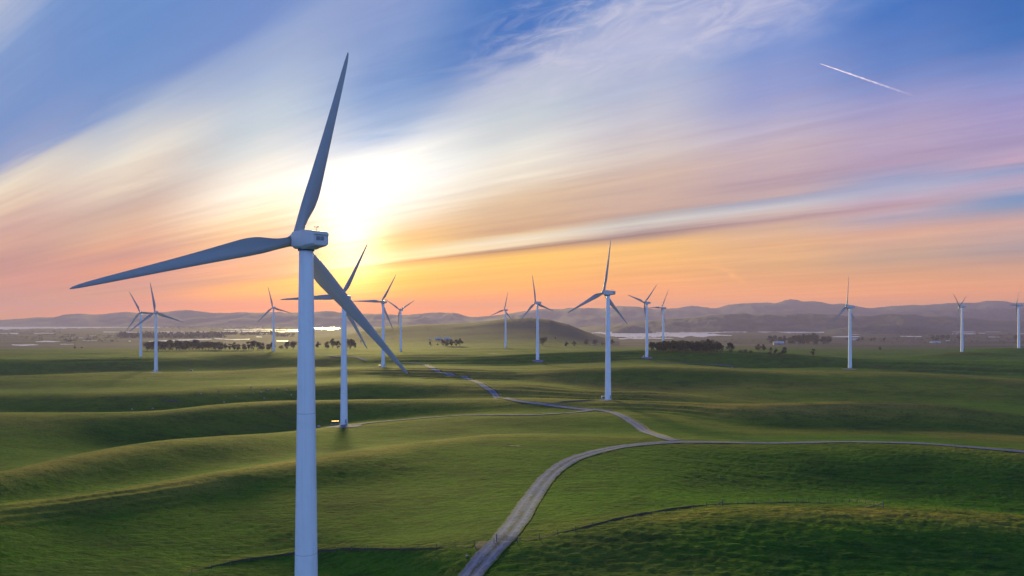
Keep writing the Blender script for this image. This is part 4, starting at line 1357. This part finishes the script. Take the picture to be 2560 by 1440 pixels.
# scrub belts of the far marsh: nobody could count these
def scrub(belts, seed=3):
    rs = np.random.RandomState(seed); v = []; f = []
    for x0, x1, y0, y1, n, hp in belts:
        for k in range(n):
            px = rs.uniform(x0, x1); py = rs.uniform(y0, y1)
            D = 104.0 * F / (py - HY); X = (px - CX) / F * D; Y = D
            z0 = max(-104.0, 0 if D > 9000 else ground_rel(X, Y)) + CAMZ if D < 4000 else -104 + CAMZ
            h = hp * D / F * rs.uniform(.5, 1.15)
            for j in range(9):
                p = np.array([X, Y, z0]) + np.array([rs.normal() * h * .55, rs.normal() * h * .5, h * rs.uniform(.1, .9)])
                sz = h * rs.uniform(.22, .42)
                a = rs.normal(size=3); a /= np.linalg.norm(a); b = np.cross(a, rs.normal(size=3)); b /= np.linalg.norm(b)
                m_ = len(v); v += [p - a*sz, p + b*sz*.8, p + a*sz, p - b*sz*.8]; f.append((m_, m_+1, m_+2, m_+3))
    o = mesh_obj('scrub', v, f, LEAF[1], smooth=False)
    tag(o, 'dark scrub belts scattered between the pools of the far marsh', 'scrub', kind='stuff')
scrub([(300,560,835,846,330,7),(560,700,832,838,130,5),(400,620,815,822,160,3),(150,300,838,856,60,5),(0,150,826,850,70,4),(430,760,817,826,120,3),
       (1430,1560,812,818,120,3.5),(1560,1680,812,820,70,3),(1690,1740,817,822,60,5),(1880,2560,820,828,160,3),(2240,2560,836,850,90,4),(1500,1720,834,840,40,1.4),
       (2200,2560,846,860,60,4),(1930,2100,824,829,50,3),(2100,2330,844,860,40,3),(690,740,835,842,40,4),(1690,2000,846,858,30,3)])


# ------------------------------------------------------------------ farm buildings
ROOFM = mat_basic('pale_metal_roof', (0.62, 0.64, 0.66), 0.35, 0.08, 0.5, metal=0.3)
WALLM = mat_basic('shed_wall', (0.22, 0.20, 0.19), 0.8, 0.15, 0.7)
WHITEW = mat_basic('white_wall', (0.62, 0.60, 0.58), 0.7, 0.08, 0.7)
def barn(px, py, wpx, rot, label, wall=None, hk=0.28, dk=0.55, name='barn', dmin=1150):
    X, Y = hit(px, py, dmin); W = wpx * Y / F; Dp = W * dk; H = W * hk * .55; Rg = W * hk
    e = bpy.data.objects.new(name, None); COL.objects.link(e); e.location = (X, Y, gz(X, Y)); e.rotation_euler = (0, 0, R(rot))
    tag(e, label, name.replace('_', ' '))
    a, b = W/2, Dp/2
    MB().add([(-a,-b,-1),(a,-b,-1),(a,b,-1),(-a,b,-1),(-a,-b,H),(a,-b,H),(a,b,H),(-a,b,H),(-a,0,Rg*.97),(a,0,Rg*.97)],
             [(0,1,5,4),(1,2,6,9,5),(2,3,7,6),(3,0,4,8,7)]).build('wall', wall or WALLM, e)
    o = W * 0.03; t_ = 0.25
    MB().add([(-a-o,-b-o,H-.3),(a+o,-b-o,H-.3),(a+o,0,Rg),(-a-o,0,Rg),(a+o,b+o,H-.3),(-a-o,b+o,H-.3),
              (-a-o,-b-o,H-.3+t_),(a+o,-b-o,H-.3+t_),(a+o,0,Rg+t_),(-a-o,0,Rg+t_),(a+o,b+o,H-.3+t_),(-a-o,b+o,H-.3+t_)],
             [(0,3,2,1),(3,5,4,2),(6,7,8,9),(9,8,10,11),(0,1,7,6),(4,5,11,10),(0,6,9,3),(3,9,11,5),(1,2,8,7),(2,4,10,8)]).build('roof', ROOFM, e)
    MB().box(-W*.1, W*.1, -b-.12, -b-.02, -.2, H*.8).build('door', DARKG, e)
barn(1946, 862, 24, -12, 'barn with a bright sloping roof at the left foot of the farm trees', hk=.36, dk=.7)
barn(2338, 857, 22, 6, 'long low pale shed before the right hand tree clump', WHITEW, .16, .5, 'shed')
barn(2369, 853, 7, 0, 'tiny white shed right of the long pale shed', WHITEW, .4, .7, 'shed')
barn(2139, 850, 13, 10, 'pale farmhouse right behind the green ridge turbine', WHITEW, .38, .6, 'house')
barn(1096, 848, 18, 8, 'left one of two pale long sheds above the tight tree clump', WHITEW, .24, .5, 'shed')
barn(1118, 848, 17, 8, 'right one of two pale long sheds above the tight tree clump', WHITEW, .26, .5, 'shed')
barn(1074, 849, 5, 0, 'tiny white hut left of the two pale long sheds', WHITEW, .5, .8, 'shed')
barn(1483, 862, 6, 0, 'tiny white hut by the near lake shore trees', WHITEW, .4, .8, 'shed')

# ------------------------------------------------------------------ aircraft trail, high and far
def contrail():
    m = bpy.data.materials.new('ice_cloud'); m.use_nodes = True
    g = NT(m.node_tree); g.n.clear()
    out = g.new('ShaderNodeOutputMaterial'); d = g.new('ShaderNodeBsdfDiffuse'); d.inputs[0].default_value = (.95, .95, .95, 1)
    tl = g.new('ShaderNodeBsdfTranslucent'); tl.inputs[0].default_value = (.95, .93, .92, 1)
    tr = g.new('ShaderNodeBsdfTransparent'); ms = g.new('ShaderNodeMixShader'); m2 = g.new('ShaderNodeMixShader')
    g.l.new(d.outputs[0], m2.inputs[1]); g.l.new(tl.outputs[0], m2.inputs[2]); m2.inputs[0].default_value = 0.6
    at = g.new('ShaderNodeAttribute'); at.attribute_name = 'dens'
    g.l.new(at.outputs['Fac'], ms.inputs[0]); g.l.new(tr.outputs[0], ms.inputs[1]); g.l.new(m2.outputs[0], ms.inputs[2])
    g.l.new(ms.outputs[0], out.inputs['Surface'])
    A = np.array([(2050 - CX) / F, 1, (HY - 159) / F]); B = np.array([(2300 - CX) / F, 1, (HY - 245) / F])
    H = 9000.0
    A *= H / A[2]; B *= H / B[2]
    n = 60; P = np.zeros((n, 8, 3)); dn = np.zeros((n, 8))
    ax = (B - A) / np.linalg.norm(B - A); u = np.cross(ax, (0, 0, 1)); u /= np.linalg.norm(u); v = np.cross(ax, u)
    for i in range(n):
        t_ = i / (n - 1); c = A + (B - A) * t_; r_ = (9 + 12 * min(1, t_ * 3) + 16 * t_) * (1 + .25 * math.sin(i * 1.7)) * min(1, .3 + t_ * 12)
        for k in range(8):
            a = 2 * math.pi * k / 8; P[i, k] = c + r_ * (u * math.cos(a) + v * math.sin(a)); dn[i, k] = 0.6 * (1 - t_) ** 1.5 * (0.8 + 0.3 * math.sin(i * 0.9 + k))
    P[..., 2] += CAMZ
    o = grid_obj('contrail', P, m, wrap=True, attrs={'dens': dn})
    tag(o, 'thin white aircraft vapour trail slanting across the blue upper right sky', 'vapour trail')
contrail()

# ------------------------------------------------------------------ evening haze
def haze():
    v, f = box_vf(-16600, 16600, -16600, 16600, -110 + CAMZ, 350 + CAMZ)
    m = bpy.data.materials.new('evening_haze'); m.use_nodes = True
    g = NT(m.node_tree); g.n.clear()
    out = g.new('ShaderNodeOutputMaterial'); pv = g.new('ShaderNodeVolumePrincipled')
    pv.inputs['Color'].default_value = (0.35, 0.32, 0.57, 1)
    pv.inputs['Density'].default_value = 7.8e-5
    pv.inputs['Anisotropy'].default_value = 0.25
    g.l.new(pv.outputs[0], out.inputs['Volume'])
    o = mesh_obj('haze', v, f, m, smooth=False)
    o['kind'] = 'stuff'; o['label'] = 'thin lilac evening haze lying over the whole plain'; o['category'] = 'haze'
haze()
